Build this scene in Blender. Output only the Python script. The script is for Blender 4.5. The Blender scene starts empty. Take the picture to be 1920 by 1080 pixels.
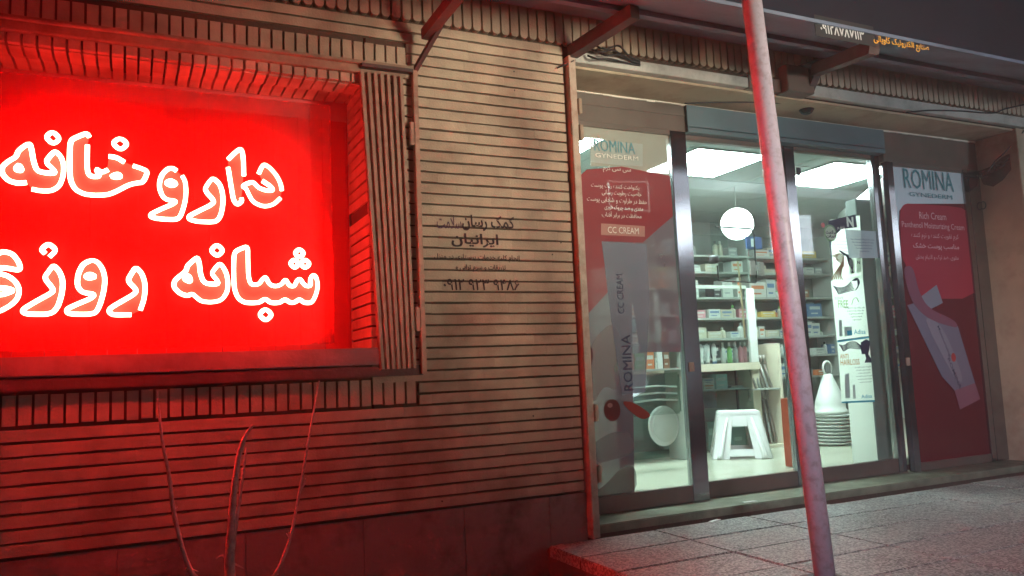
import bpy, bmesh, math, random
from mathutils import Vector, Matrix
random.seed(7)
sc = bpy.context.scene
C = sc.collection
rad = math.radians

# ------------------------------------------------------------------ camera
YAW, PITCH, ROLL, FPX = rad(25.54), rad(6.0), rad(-2.47), 1500.0
CAM = Vector((0, -3.8, 1.4))
_f = Vector((math.sin(YAW)*math.cos(PITCH), math.cos(YAW)*math.cos(PITCH), math.sin(PITCH)))
_r = Vector((math.cos(YAW), -math.sin(YAW), 0))
_u = _r.cross(_f)
CR = _r*math.cos(ROLL) + _u*math.sin(ROLL)
CU = -_r*math.sin(ROLL) + _u*math.cos(ROLL)
cam = bpy.data.cameras.new('camera'); camo = bpy.data.objects.new('camera', cam); C.objects.link(camo)
cam.lens = FPX/1920*36; cam.sensor_width = 36; cam.clip_start = .05; cam.clip_end = 500
camo.matrix_world = Matrix(((CR.x, CU.x, -_f.x, CAM.x), (CR.y, CU.y, -_f.y, CAM.y), (CR.z, CU.z, -_f.z, CAM.z), (0, 0, 0, 1)))
sc.camera = camo

def at(px, py, Y):
    """point of the vertical plane y=Y measured from the survey photo"""
    d = _f + CR*((px-960)/FPX) - CU*((py-540)/FPX)
    return CAM + d*((Y-CAM.y)/d.y)

# ------------------------------------------------------------------ night sky and street light
w = bpy.data.worlds.new('World'); sc.world = w; w.use_nodes = True
nt = w.node_tree; bg = nt.nodes['Background']
sky = nt.nodes.new('ShaderNodeTexSky'); sky.sky_type = 'NISHITA'; sky.sun_disc = False
sky.sun_elevation = rad(-2); sky.sun_rotation = rad(140)
nt.links.new(sky.outputs[0], bg.inputs[0]); bg.inputs[1].default_value = 0.10

def lamp_spot(name, loc, target, power, color, size, angle, blend):
    l = bpy.data.lights.new(name, 'SPOT'); l.energy = power; l.color = color; l.shadow_soft_size = size
    l.spot_size = rad(angle); l.spot_blend = blend
    o = bpy.data.objects.new(name, l); C.objects.link(o); o.location = loc
    o.rotation_euler = (Vector(target)-Vector(loc)).to_track_quat('-Z', 'Y').to_euler()
    return o
lamp_spot('street_light', (4.9, -8.2, 1.5), (2.3, 0, 3.05), 5200, (1.0, .90, .66), 1.1, 22, 1.0)
lamp_spot('street_light', (-1.5, -8.5, 3.6), (3.9, -1.2, 1.1), 2300, (.92, .86, 1.0), .4, 25, 1.0)
lamp_spot('street_light', (8.5, -8.5, 1.3), (5.0, -.3, 3.75), 1300, (.78, .92, 1.0), .5, 38, 1.0)
lamp_spot('street_light', (1.0, -7.0, 2.4), (6.7, .1, 1.7), 650, (1.0, .58, .30), .3, 15, 1.0)

sc.view_settings.view_transform = 'Standard'; sc.view_settings.look = 'None'
sc.view_settings.exposure = 0; sc.view_settings.gamma = 1
sc.cycles.use_denoising = True; sc.cycles.use_light_tree = False
sc.cycles.max_bounces = 5; sc.cycles.diffuse_bounces = 3; sc.cycles.glossy_bounces = 3; sc.cycles.volume_bounces = 0; sc.cycles.transparent_max_bounces = 16
sc.cycles.use_adaptive_sampling = True; sc.cycles.adaptive_threshold = .03
sc.cycles.sample_clamp_indirect = 6

# ------------------------------------------------------------------ materials
MATS = {}
def mat(name, col, rough=.6, metal=0.0, var=.12, scale=6.0, bump=0.0, bscale=60.0, tint=0.0, spec=.5, dirt=None, dscale=2.0, damt=.5, speck=None, tr=0.0):
    if name in MATS: return MATS[name]
    m = bpy.data.materials.new(name); m.use_nodes = True; MATS[name] = m
    n = m.node_tree.nodes; L = m.node_tree.links; b = n['Principled BSDF']
    b.inputs['Roughness'].default_value = rough; b.inputs['Metallic'].default_value = metal
    b.inputs['Specular IOR Level'].default_value = spec
    tc = n.new('ShaderNodeTexCoord')
    ns = n.new('ShaderNodeTexNoise'); ns.inputs['Scale'].default_value = scale; ns.inputs['Detail'].default_value = 4
    L.new(tc.outputs['Object'], ns.inputs['Vector'])
    mr = n.new('ShaderNodeMapRange'); L.new(ns.outputs[0], mr.inputs[0])
    mr.inputs[1].default_value = .25; mr.inputs[2].default_value = .75
    mr.inputs[3].default_value = 1-var; mr.inputs[4].default_value = 1+var
    val = mr.outputs[0]
    if tint:
        a = n.new('ShaderNodeAttribute'); a.attribute_name = 'tint'
        m2 = n.new('ShaderNodeMath'); m2.operation = 'MULTIPLY_ADD'; L.new(a.outputs['Fac'], m2.inputs[0])
        m2.inputs[1].default_value = tint; m2.inputs[2].default_value = 1-tint/2
        m3 = n.new('ShaderNodeMath'); m3.operation = 'MULTIPLY'; L.new(val, m3.inputs[0]); L.new(m2.outputs[0], m3.inputs[1]); val = m3.outputs[0]
    vm = n.new('ShaderNodeVectorMath'); vm.operation = 'SCALE'; vm.inputs[0].default_value = col; L.new(val, vm.inputs['Scale'])
    out = vm.outputs[0]
    if dirt:
        d = n.new('ShaderNodeTexNoise'); d.inputs['Scale'].default_value = dscale; d.inputs['Detail'].default_value = 4; d.inputs['Roughness'].default_value = .65
        L.new(tc.outputs['Object'], d.inputs['Vector'])
        r = n.new('ShaderNodeMapRange'); L.new(d.outputs[0], r.inputs[0]); r.inputs[1].default_value = .48; r.inputs[2].default_value = .68; r.inputs[3].default_value = 0; r.inputs[4].default_value = damt
        mx = n.new('ShaderNodeMix'); mx.data_type = 'RGBA'; L.new(r.outputs[0], mx.inputs['Factor']); L.new(out, mx.inputs['A']); mx.inputs['B'].default_value = (*dirt, 1); out = mx.outputs['Result']
    if speck:
        v = n.new('ShaderNodeTexVoronoi'); v.inputs['Scale'].default_value = speck[0]; L.new(tc.outputs['Object'], v.inputs['Vector'])
        r = n.new('ShaderNodeSeparateColor'); L.new(v.outputs['Color'], r.inputs[0])
        g = n.new('ShaderNodeMapRange'); L.new(r.outputs[0], g.inputs[0]); g.inputs[1].default_value = .3; g.inputs[2].default_value = .9; g.inputs[3].default_value = 0; g.inputs[4].default_value = 1
        mx = n.new('ShaderNodeMix'); mx.data_type = 'RGBA'; L.new(g.outputs[0], mx.inputs['Factor']); L.new(out, mx.inputs['A']); mx.inputs['B'].default_value = (*speck[1], 1); out = mx.outputs['Result']
    L.new(out, b.inputs['Base Color'])
    if bump:
        bn = n.new('ShaderNodeTexNoise'); bn.inputs['Scale'].default_value = bscale; bn.inputs['Detail'].default_value = 4; L.new(tc.outputs['Object'], bn.inputs['Vector'])
        bp = n.new('ShaderNodeBump'); bp.inputs['Strength'].default_value = bump; bp.inputs['Distance'].default_value = .01; L.new(bn.outputs[0], bp.inputs['Height']); L.new(bp.outputs[0], b.inputs['Normal'])
    if tr:
        t = n.new('ShaderNodeBsdfTransparent'); mx = n.new('ShaderNodeMixShader'); mx.inputs[0].default_value = tr
        L.new(b.outputs[0], mx.inputs[1]); L.new(t.outputs[0], mx.inputs[2]); L.new(mx.outputs[0], n['Material Output'].inputs[0])
    return m
def emit(name, col, s):
    if name in MATS: return MATS[name]
    m = bpy.data.materials.new(name); m.use_nodes = True; MATS[name] = m
    b = m.node_tree.nodes['Principled BSDF']; b.inputs['Base Color'].default_value = (.8, .8, .8, 1)
    b.inputs['Emission Color'].default_value = (*col, 1); b.inputs['Emission Strength'].default_value = s
    return m
def glass(name, tintc=(.95, .98, .97), refl=.07, rough=.02):
    if name in MATS: return MATS[name]
    m = bpy.data.materials.new(name); m.use_nodes = True; MATS[name] = m
    n = m.node_tree.nodes; L = m.node_tree.links; n.remove(n['Principled BSDF'])
    t = n.new('ShaderNodeBsdfTransparent'); t.inputs[0].default_value = (*tintc, 1)
    g = n.new('ShaderNodeBsdfGlossy'); g.inputs['Roughness'].default_value = rough
    fr = n.new('ShaderNodeLayerWeight'); fr.inputs[0].default_value = .5
    pw = n.new('ShaderNodeMath'); pw.operation = 'POWER'; L.new(fr.outputs['Facing'], pw.inputs[0]); pw.inputs[1].default_value = 5
    mr = n.new('ShaderNodeMapRange'); L.new(pw.outputs[0], mr.inputs[0]); mr.inputs[3].default_value = refl*.6; mr.inputs[4].default_value = 1
    mx = n.new('ShaderNodeMixShader'); L.new(mr.outputs[0], mx.inputs[0]); L.new(t.outputs[0], mx.inputs[1]); L.new(g.outputs[0], mx.inputs[2])
    L.new(mx.outputs[0], n['Material Output'].inputs[0])
    return m

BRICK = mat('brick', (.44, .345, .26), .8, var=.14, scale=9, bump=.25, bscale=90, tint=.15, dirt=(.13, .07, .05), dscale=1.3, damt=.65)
MORTAR = mat('mortar', (.075, .050, .038), .95, bump=.4)
PLINTH = mat('plinth_stone', (.27, .20, .18), .75, var=.2, scale=3, bump=.3, bscale=40, dirt=(.05, .03, .03), dscale=3, damt=.8)
LINTEL = mat('painted_steel', (.30, .21, .15), .5, var=.12, scale=14, bump=.1, dirt=(.12, .05, .03), dscale=9, damt=.5)
STONE = mat('pale_marble', (.42, .41, .38), .45, var=.15, scale=5, bump=.08, dirt=(.2, .19, .17), dscale=6, damt=.6)
SILL = mat('sill_stone', (.20, .14, .15), .6, var=.18, scale=12, bump=.2, dirt=(.14, .08, .08), dscale=8, damt=.6)
PLASTER = mat('plaster', (.40, .33, .24), .85, var=.15, scale=4, bump=.2, bscale=25, dirt=(.20, .13, .08), dscale=2.5, damt=.6)
ALU = mat('door_metal', (.34, .35, .37), .13, .97, var=.12, scale=5)
ALUD = mat('dark_metal', (.13, .105, .09), .4, .25, var=.15, scale=6)
GATE = mat('gate_paint', (.36, .23, .17), .5, .1, var=.16, scale=20, dirt=(.16, .06, .04), dscale=14, damt=.5)
BLACK = mat('black_rubber', (.015, .015, .017), .5)
CANVAS = mat('canopy_sheet', (.15, .18, .26), .55, .2, var=.18, scale=3, dirt=(.07, .07, .09), dscale=2, damt=.6)
FASC = mat('fascia_sheet', (.015, .017, .030), .8, spec=.15, var=.2, scale=2)
RUST = mat('rusty_iron', (.075, .05, .052), .6, .3, var=.25, scale=12, bump=.2)
TILE = mat('terrazzo', (.16, .15, .15), .5, var=.18, scale=5, bump=.25, bscale=120, dirt=(.05, .045, .045), dscale=2.6, damt=.8, speck=(110, (.42, .41, .40)))
ASPH = mat('asphalt', (.05, .05, .052), .9, bump=.5, bscale=80, var=.25)
WHITE = mat('white_plastic', (.72, .76, .72), .35, var=.03)
CREAM = mat('cream_laminate', (.66, .62, .48), .4, var=.05)
WWALL = mat('room_wall', (.40, .46, .42), .7, var=.08, scale=2)
CEIL = mat('room_ceiling', (.34, .41, .40), .8, var=.06, scale=2)
FLOORT = mat('room_floor_tile', (.50, .51, .41), .16, var=.08, scale=3)
SHELF = mat('shelf_board', (.36, .40, .36), .5, var=.06)
BARK = mat('bark', (.55, .42, .38), .8, var=.35, scale=40, bump=.5, bscale=60)
NEON = emit('neon_tube', (1.0, .024, .016), 185)
GLASS = glass('glass')
GLASS2 = glass('case_glass', (.78, .88, .86), .10)
PAINT = mat('stencil_paint', (.03, .014, .02), .8, var=.3, scale=40)

# ------------------------------------------------------------------ mesh builder
class MB:
    def __init__(s): s.v = []; s.f = []; s.m = []; s.t = []; s.cuts = []
    def face(s, idx, mi=0, t=.5): s.f.append(tuple(idx)); s.m.append(mi); s.t.append(t)
    def hexa(s, p, mi=0, t=.5):
        b = len(s.v); s.v += [Vector(q) for q in p]
        for q in ((0, 3, 2, 1), (4, 5, 6, 7), (0, 1, 5, 4), (1, 2, 6, 5), (2, 3, 7, 6), (3, 0, 4, 7)): s.face([b+i for i in q], mi, t)
    def box(s, x0, x1, y0, y1, z0, z1, mi=0, t=.5):
        s.hexa([(x0, y0, z0), (x1, y0, z0), (x1, y1, z0), (x0, y1, z0), (x0, y0, z1), (x1, y0, z1), (x1, y1, z1), (x0, y1, z1)], mi, t); return s
    def bar(s, a, b, w_, h_, up=(0, 0, 1), mi=0):
        a = Vector(a); b = Vector(b); d = (b-a).normalized(); sd = d.cross(Vector(up)).normalized(); u = sd.cross(d)
        sd = sd*w_/2; u = u*h_/2
        s.hexa([a-sd-u, b-sd-u, b+sd-u, a+sd-u, a-sd+u, b-sd+u, b+sd+u, a+sd+u], mi); return s
    def tube(s, pts, r, n=8, closed=False, mi=0, caps=True):
        pts = [Vector(p) for p in pts]; N = len(pts); base = len(s.v); prev = None
        rr = r if isinstance(r, (list, tuple)) else [r]*N
        for i, p in enumerate(pts):
            a = pts[(i-1) % N] if (closed or i > 0) else p
            c = pts[(i+1) % N] if (closed or i < N-1) else p
            d = (c-a).normalized() if (c-a).length > 1e-9 else Vector((0, 0, 1))
            if prev is None: x = d.orthogonal().normalized()
            else:
                x = prev-d*prev.dot(d); x = x.normalized() if x.length > 1e-6 else d.orthogonal().normalized()
            prev = x; y = d.cross(x)
            for k in range(n):
                an = 2*math.pi*k/n; s.v.append(p+(x*math.cos(an)+y*math.sin(an))*rr[i])
        for i in range(N if closed else N-1):
            j = (i+1) % N
            for k in range(n):
                l = (k+1) % n; s.face((base+i*n+k, base+i*n+l, base+j*n+l, base+j*n+k), mi)
        if not closed and caps:
            s.face([base+k for k in range(n)][::-1], mi); s.face([base+(N-1)*n+k for k in range(n)], mi)
        return s
    def lathe(s, c, prof, n=20, mi=0, sx=1, sy=1):
        b = len(s.v); c = Vector(c)
        for r, z in prof:
            for k in range(n):
                a = 2*math.pi*k/n; s.v.append(c+Vector((r*math.cos(a)*sx, r*math.sin(a)*sy, z)))
        for i in range(len(prof)-1):
            for k in range(n):
                l = (k+1) % n; s.face((b+i*n+k, b+i*n+l, b+(i+1)*n+l, b+(i+1)*n+k), mi)
        s.face([b+k for k in range(n)][::-1], mi); s.face([b+(len(prof)-1)*n+k for k in range(n)], mi); return s
    def poly(s, pts, mi=0, t=.5):
        b = len(s.v); s.v += [Vector(p) for p in pts]; s.face(range(b, b+len(pts)), mi, t); return s
    def slab(s, pts, y0, y1, mi=0):      # outline in x,z given thickness
        n = len(pts); b = len(s.v)
        for y in (y0, y1): s.v += [Vector((p[0], y, p[1])) for p in pts]
        s.face([b+i for i in range(n)], mi); s.face([b+n+i for i in range(n)][::-1], mi)
        for i in range(n):
            j = (i+1) % n; s.face((b+i, b+n+i, b+n+j, b+j), mi)
        return s
    def build(s, name, mats, parent=None, loc=None, bevel=0, smooth=False, label=None):
        if not isinstance(mats, (list, tuple)): mats = [mats]
        if len(s.cuts) > 1:
            cs = s.cuts+[(len(s.v), len(s.f))]; o = None
            for (v0, f0), (v1, f1) in zip(cs[:-1], cs[1:]):
                q = MB(); q.v = s.v[v0:v1]; q.f = [tuple(i-v0 for i in f) for f in s.f[f0:f1]]; q.m = s.m[f0:f1]; q.t = s.t[f0:f1]
                o = q.build(name, mats, parent, loc, bevel, smooth, label)
            return o
        off = ROOT.get(parent.name, Vector()) if parent else (Vector(loc) if loc is not None else Vector())
        me = bpy.data.meshes.new(name); me.from_pydata([tuple(v-off) for v in s.v], [], s.f)
        for m in mats: me.materials.append(m)
        for p, mi in zip(me.polygons, s.m): p.material_index = mi; p.use_smooth = smooth
        a = me.attributes.new('tint', 'FLOAT', 'FACE')
        for i, t in enumerate(s.t): a.data[i].value = t
        bm = bmesh.new(); bm.from_mesh(me)
        bmesh.ops.recalc_face_normals(bm, faces=bm.faces)
        if bevel:
            ed = [e for e in bm.edges if len(e.link_faces) == 2 and e.calc_face_angle() > .6]
            bmesh.ops.bevel(bm, geom=ed, offset=bevel, segments=2, affect='EDGES', clamp_overlap=True)
        bm.to_mesh(me); bm.free()
        o = bpy.data.objects.new(name, me); C.objects.link(o)
        if parent: o.parent = parent; ROOT[o.name] = off
        else: o.location = off; ROOT[o.name] = off
        if label: o['label'] = label
        return o
ROOT = {}
def thing(name, label, cat, loc=(0, 0, 0), group=None):
    o = bpy.data.objects.new(name, None); C.objects.link(o); o.location = loc; o.empty_display_size = .1
    o['label'] = label; o['category'] = cat
    if group: o['group'] = group
    ROOT[o.name] = Vector(loc); return o
def tag(o, label, cat, group=None):
    o['label'] = label; o['category'] = cat
    if group: o['group'] = group
    return o
def struct(o): o['kind'] = 'structure'; return o

# ------------------------------------------------------------------ lettering
F = {}
def _reg(ch, base, four=True): F[ch] = tuple(chr(base+i) for i in range(4 if four else 2))
for ch, b in dict(ب=0xFE8F, پ=0xFB56, ت=0xFE95, ث=0xFE99, ج=0xFE9D, چ=0xFB7A, ح=0xFEA1, خ=0xFEA5, س=0xFEB1, ش=0xFEB5, ص=0xFEB9, ض=0xFEBD, ط=0xFEC1, ظ=0xFEC5, ع=0xFEC9, غ=0xFECD, ف=0xFED1, ق=0xFED5, ک=0xFB8E, گ=0xFB92, ل=0xFEDD, م=0xFEE1, ن=0xFEE5, ه=0xFEE9, ی=0xFBFC).items(): _reg(ch, b)
for ch, b in {'ا': 0xFE8D, 'آ': 0xFE81, 'د': 0xFEA9, 'ذ': 0xFEAB, 'ر': 0xFEAD, 'ز': 0xFEAF, 'ژ': 0xFB8A, 'و': 0xFEED}.items(): _reg(ch, b, False)
def shape(s):
    s = s.replace('لا', '\u0001'); F['\u0001'] = (chr(0xFEFB), chr(0xFEFC)); out = []
    for i, c in enumerate(s):
        if c not in F: out.append(c); continue
        pj = i > 0 and s[i-1] in F and len(F[s[i-1]]) == 4
        nj = i < len(s)-1 and s[i+1] in F and len(F[c]) == 4
        out.append(F[c][3 if (pj and nj) else 1 if pj else 2 if nj else 0])
    return ''.join(out[::-1])
TCACHE = {}
def tmesh(s, bold, ext):
    k = (s, bold, ext)
    if k in TCACHE: return TCACHE[k]
    c = bpy.data.curves.new('t', 'FONT'); c.body = s; c.offset = bold; c.resolution_u = 2; c.fill_mode = 'BOTH'
    o = bpy.data.objects.new('t', c); C.objects.link(o); bpy.context.view_layer.update()
    me = bpy.data.meshes.new_from_object(o.evaluated_get(bpy.context.evaluated_depsgraph_get()))
    vs = [(v.co.x, v.co.y) for v in me.vertices]; fs = [tuple(p.vertices) for p in me.polygons]
    bpy.data.objects.remove(o); bpy.data.curves.remove(c); bpy.data.meshes.remove(me)
    TCACHE[k] = (vs, fs); return vs, fs
def text(mb, s, cx, cz, y, w_, h_, rot=0, mi=0, fa=False, bold=0.0, plane=None):
    """text fitted into a w x h box centred on (cx, y, cz) of the xz plane, or mapped by plane(u, v)"""
    vs, fs = tmesh(shape(s) if fa else s, bold, 0)
    mb.cuts.append((len(mb.v), len(mb.f)))
    xs = [v[0] for v in vs]; zs = [v[1] for v in vs]
    x0, x1, z0, z1 = min(xs), max(xs), min(zs), max(zs); b = len(mb.v); cr, sr = math.cos(rot), math.sin(rot)
    for x, z in vs:
        u = ((x-x0)/(x1-x0)-.5)*w_; v = ((z-z0)/(z1-z0)-.5)*h_
        u, v = u*cr-v*sr, u*sr+v*cr
        mb.v.append(plane(u, v) if plane else Vector((cx+u, y, cz+v)))
    for f in fs: mb.face([b+i for i in f], mi)

# ================================================================== the building
BL = thing('pharmacy_building', 'brick faced pharmacy building with window bay and glass shopfront', 'building', (2, 0, 0))
PITCHB = .0563; GAP = .0105
WX0, WX1, WZ0, WZ1 = -1.5, 1.05, 1.46, 2.9
mb = MB()
mb.box(-3.2, WX0, .02, .40, .75, 4.4); mb.box(WX0, WX1, .02, .40, .75, WZ0); mb.box(WX0, WX1, .02, .40, 2.93, 4.4); mb.box(WX1+.012, 2.21, .02, .40, .75, 4.4)
mb.box(2.21, 7.4, .02, .40, 3.14, 4.4)
mb.build('mortar_bed', MORTAR, BL)
mb = MB()
def brick(x0, x1, y0, y1, z0, z1):
    j = .0002
    dz = random.uniform(-.0012, .0012); dy = random.uniform(0, .0011)
    mb.box(x0+j, x1-j, y0+dy, y1, z0+dz, z1+dz, 0, random.random())
k = 0
z = .756
while z < 3.19:
    z1 = z+PITCHB-GAP
    inwin = z1 > 1.42 and z < 2.96
    lowband = (z1 > 1.265 and z1 <= 1.42) or (z >= 2.96 and z < 3.08)
    x = -3.2+random.uniform(-.2, 0); 
    segs = []
    while x < 2.2:
        l = random.choice((.2, .21, .21, .22, .105)); a, b_ = max(x, -3.2), min(x+l, 2.195); x += l
        if b_-a < .01: continue
        if inwin:
            if b_ <= WX0 or a >= WX1: segs.append((a, b_))
            else:
                if a < WX0: segs.append((a, WX0))
                if b_ > WX1: segs.append((WX1, b_))
        elif lowband:
            if a < -1.6: continue
            lim = 1.285 if z < 2 else 1.272
            if a >= lim: segs.append((a, b_))
            elif b_ > lim: segs.append((lim, b_))
        else: segs.append((a, b_))
    for a, b_ in segs:
        if b_-a < .006: continue
        brick(a, b_, 0, .395 if abs(a-WX1) < 1e-6 else .03, z, z1)
    z += PITCHB
# soldier courses above and below the window
def soldiers(x0, x1, z0, z1, y0=0.0, y1=.03, round_=False):
    x = x0
    while x < x1-.02:
        xa, xb = x+GAP/2, min(x+PITCHB, x1)-GAP/2; t = random.random()
        if round_:
            r = .016; pts = [(xa, z1), (xa, z0+r), (xa+r*.35, z0+r*.3), (xa+r, z0), (xb-r, z0), (xb-r*.35, z0+r*.3), (xb, z0+r), (xb, z1)]
            n0 = len(mb.t); mb.slab(pts, y0-.012, y1); mb.t[n0:] = [t]*(len(mb.t)-n0)
        else: brick(xa, xb, y0, y1, z0+random.uniform(-.002, .002), z1)
        x += PITCHB
soldiers(-1.6, 1.27, 2.980, 3.085)
soldiers(-1.6, 1.285, 1.270, 1.392)
soldiers(-3.2, 7.3, 3.235, 3.44, round_=True)
soldiers(-1.5, 1.05, 2.872, 2.915)
x = -1.5
while x < 1.04:           # bricks of the window soffit, two stepped rows running inwards
    brick(x+.004, x+PITCHB-.006, .034, .17, 2.868, 2.93); brick(x+.004, x+PITCHB-.006, .19, .37, 2.885, 2.93); x += PITCHB
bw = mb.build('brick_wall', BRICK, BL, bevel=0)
# stencilled advert
mb = MB()
def st(s, pxc, pyc, wpx, hpx, bold=.02, fa=True):
    p = at(pxc, pyc, -.002); q = at(pxc+wpx/2, pyc, -.002); r0 = at(pxc-wpx/2, pyc, -.002); u = at(pxc, pyc-hpx/2, -.002); d = at(pxc, pyc+hpx/2, -.002)
    text(mb, s, p.x, p.z, -.0025, q.x-r0.x, u.z-d.z, 0, 0, fa, bold)
st('کمک رسان', 916, 419, 98, 30, .024); st('ایرانیان', 891, 451, 88, 26, .024)
st('انجام کلیه خدمات پرستاری در منزل', 896, 484, 160, 14, .012); st('تزریقات و سرم تراپی و', 902, 503, 94, 14, .012)
st('۰۹۱۲ ۹۲۳ ۹۴۸۶', 904, 533, 142, 23, .013, False)
mb.build('stencil_lettering', PAINT, bw)
mb = MB(); st('سلامت', 842, 416, 46, 26, .006)
mb.build('faded_lettering', mat('faded_paint', (.09, .04, .08), .8, var=.3, scale=40), bw)
for px, py in ((964, 134), (965, 169), (812, 404), (1052, 455), (1036, 477), (1000, 780), (829, 940)):
    p = at(px, py, -.002); mb = MB(); mb.slab([(p.x+.004*math.cos(a*1.05), p.z+.004*math.sin(a*1.05)) for a in range(6)], -.003, .01); mb.build('drill_hole', BLACK, bw)

mb = MB(); mb.box(-1.6, 1.305, -.022, .02, 2.918, 2.972); mb.box(-1.6, 1.305, -.05, -.022, 2.955, 2.972)
mb.build('window_lintel', LINTEL, BL, bevel=.003)
mb = MB(); mb.box(-1.5, 1.10, -.035, .39, 1.462, 1.545); mb.build('window_sill', SILL, BL, bevel=.006)
mb = MB(); mb.box(-1.6, 1.30, -.03, .02, 1.405, 1.455); mb.build('gate_rail', RUST, BL, bevel=.003)
mb = MB()
for a, b_ in zip([-3.2, -2.2, -1.2, -.62, -.05, .46, .99, 1.5, 1.98], [-2.2, -1.2, -.62, -.05, .46, .99, 1.5, 1.98, 2.205]): mb.box(a+.0007, b_-.0007, .004, .1, -.02, .742)
mb.build('plinth', PLINTH, BL, bevel=.002)
# back of the window bay
WIN = mb = MB()
p0 = at(633, 222, .39)
mb.box(-1.5, 1.05, .385, .40, p0.z-.02, 2.93); mb.build('window_head_frame', mat('red_primer', (.38, .12, .12), .4), BL)
REDV = mat('red_film', (.40, .008, .008), .42, var=.10, scale=2)
mb = MB(); x = -1.5
while x < 1.05:
    y = .386+random.uniform(-.004, .004); mb.box(x, min(x+.125, 1.05), y, .41, 1.545, p0.z-.02); x += .127
mb.build('window_panel', REDV, BL)
# shopfront surround
mb = MB(); mb.box(2.208, 2.262, -.028, .03, .505, 3.16); mb.box(2.208, 2.222, -.045, -.028, .505, 3.16); pst = mb.build('corner_post', mat('post_paint', (.40, .30, .24), .5, var=.15, scale=15, dirt=(.2, .08, .05), dscale=12), BL, bevel=.002)
for py in (196, 246, 775, 890):
    p = at(1082+(py-196)*.052, py, -.05); mb = MB(); mb.box(2.262, 2.285, -.04, -.01, p.z-.045, p.z+.045); mb.build('hinge_lug', LINTEL, pst, bevel=.003)
mb = MB(); mb.box(2.262, 3.53, -.025, .05, 3.135, 3.198); mb.box(4.03, 7.3, -.025, .05, 3.140, 3.215); mb.build('marble_strip', STONE, BL, bevel=.003)
mb = MB(); mb.box(3.53, 3.80, -.03, .05, 3.132, 3.215); mb.box(3.80, 4.03, -.09, .05, 3.125, 3.30); mb.build('junction_box', ALUD, BL, bevel=.004)
mb = MB(); mb.box(2.262, 6.245, .022, .44, 3.118, 3.133); mb.box(6.245, 6.9, .0, .44, .49, 3.133); mb.build('plaster_surround', PLASTER, BL, bevel=.004)
mb = MB()
pts = []
for i in range(61):
    x_ = 2.27+i*(6.24-2.27)/60; mb.box(x_, x_+.067, .335, .35, 3.108+random.uniform(-.004, .003), 3.117, 0)
mb.build('foam_seal', mat('foam', (.7, .66, .56), .9), BL)
# room
mb = MB(); mb.box(-1.4, 10.5, .46, 3.6, .585, .63); mb.build('room_floor', FLOORT, BL)
mb = MB(); mb.box(-1.4, 10.5, .47, 3.6, 3.05, 3.10)
for i in range(1, 14): mb.box(2.0+i*.62, 2.012+i*.62, .47, 3.6, 3.047, 3.0495)
for i in range(5): mb.box(2.0, 10.5, .55+i*.62, .562+i*.62, 3.044, 3.0465)
mb.build('room_ceiling', CEIL, BL)
mb = MB(); mb.box(-1.4, 10.5, 3.6, 3.7, .63, 3.05); mb.box(-1.45, -1.4, .46, 3.6, .63, 3.05); mb.box(-1.4, 2.25, .42, .455, .63, 3.05); mb.box(10.5, 10.55, .46, 3.6, .63, 3.05); mb.box(6.92, 10.5, .4, .46, .5, 3.13); mb.build('room_wall', WWALL, BL)

# ground
mb = MB(); mb.box(-40, 40, -40, .004, -.3, 0); struct(mb.build('street', ASPH))
mb = MB()
XS = [1.95, 2.61, 3.27, 3.93, 4.59, 5.25, 5.91, 6.57, 7.23, 7.9]; YS = [-.02, -.34, -.67, -1.0, -1.33, -1.66, -1.99]
for i in range(len(XS)-1):
    for j in range(len(YS)-1):
        mb.box(XS[i]+.004, XS[i+1]-.004, YS[j+1]+.004, YS[j]-.004, .44, .5+random.uniform(-.003, .002), 0, random.random())
pv = struct(mb.build('pavement', TILE, bevel=.004)); 
mb = MB(); mb.box(1.955, 7.9, -1.985, -.005, .05, .484); struct(mb.build('pavement_base', mat('concrete', (.10, .10, .10), .85, bump=.5, bscale=25, var=.3, dirt=(.08, .07, .08), dscale=5)))
TH = mat('threshold_stone', (.17, .18, .13), .5, var=.3, scale=9, bump=.15, dirt=(.07, .07, .04), dscale=5)
mb = MB(); mb.box(2.262, 6.245, .07, .46, .50, .548); mb.build('threshold', TH, BL, bevel=.005)
mb = MB(); mb.box(2.262, 6.245, .09, .455, .47, .50); mb.build('threshold_shadow_gap', MORTAR, BL)

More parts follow.
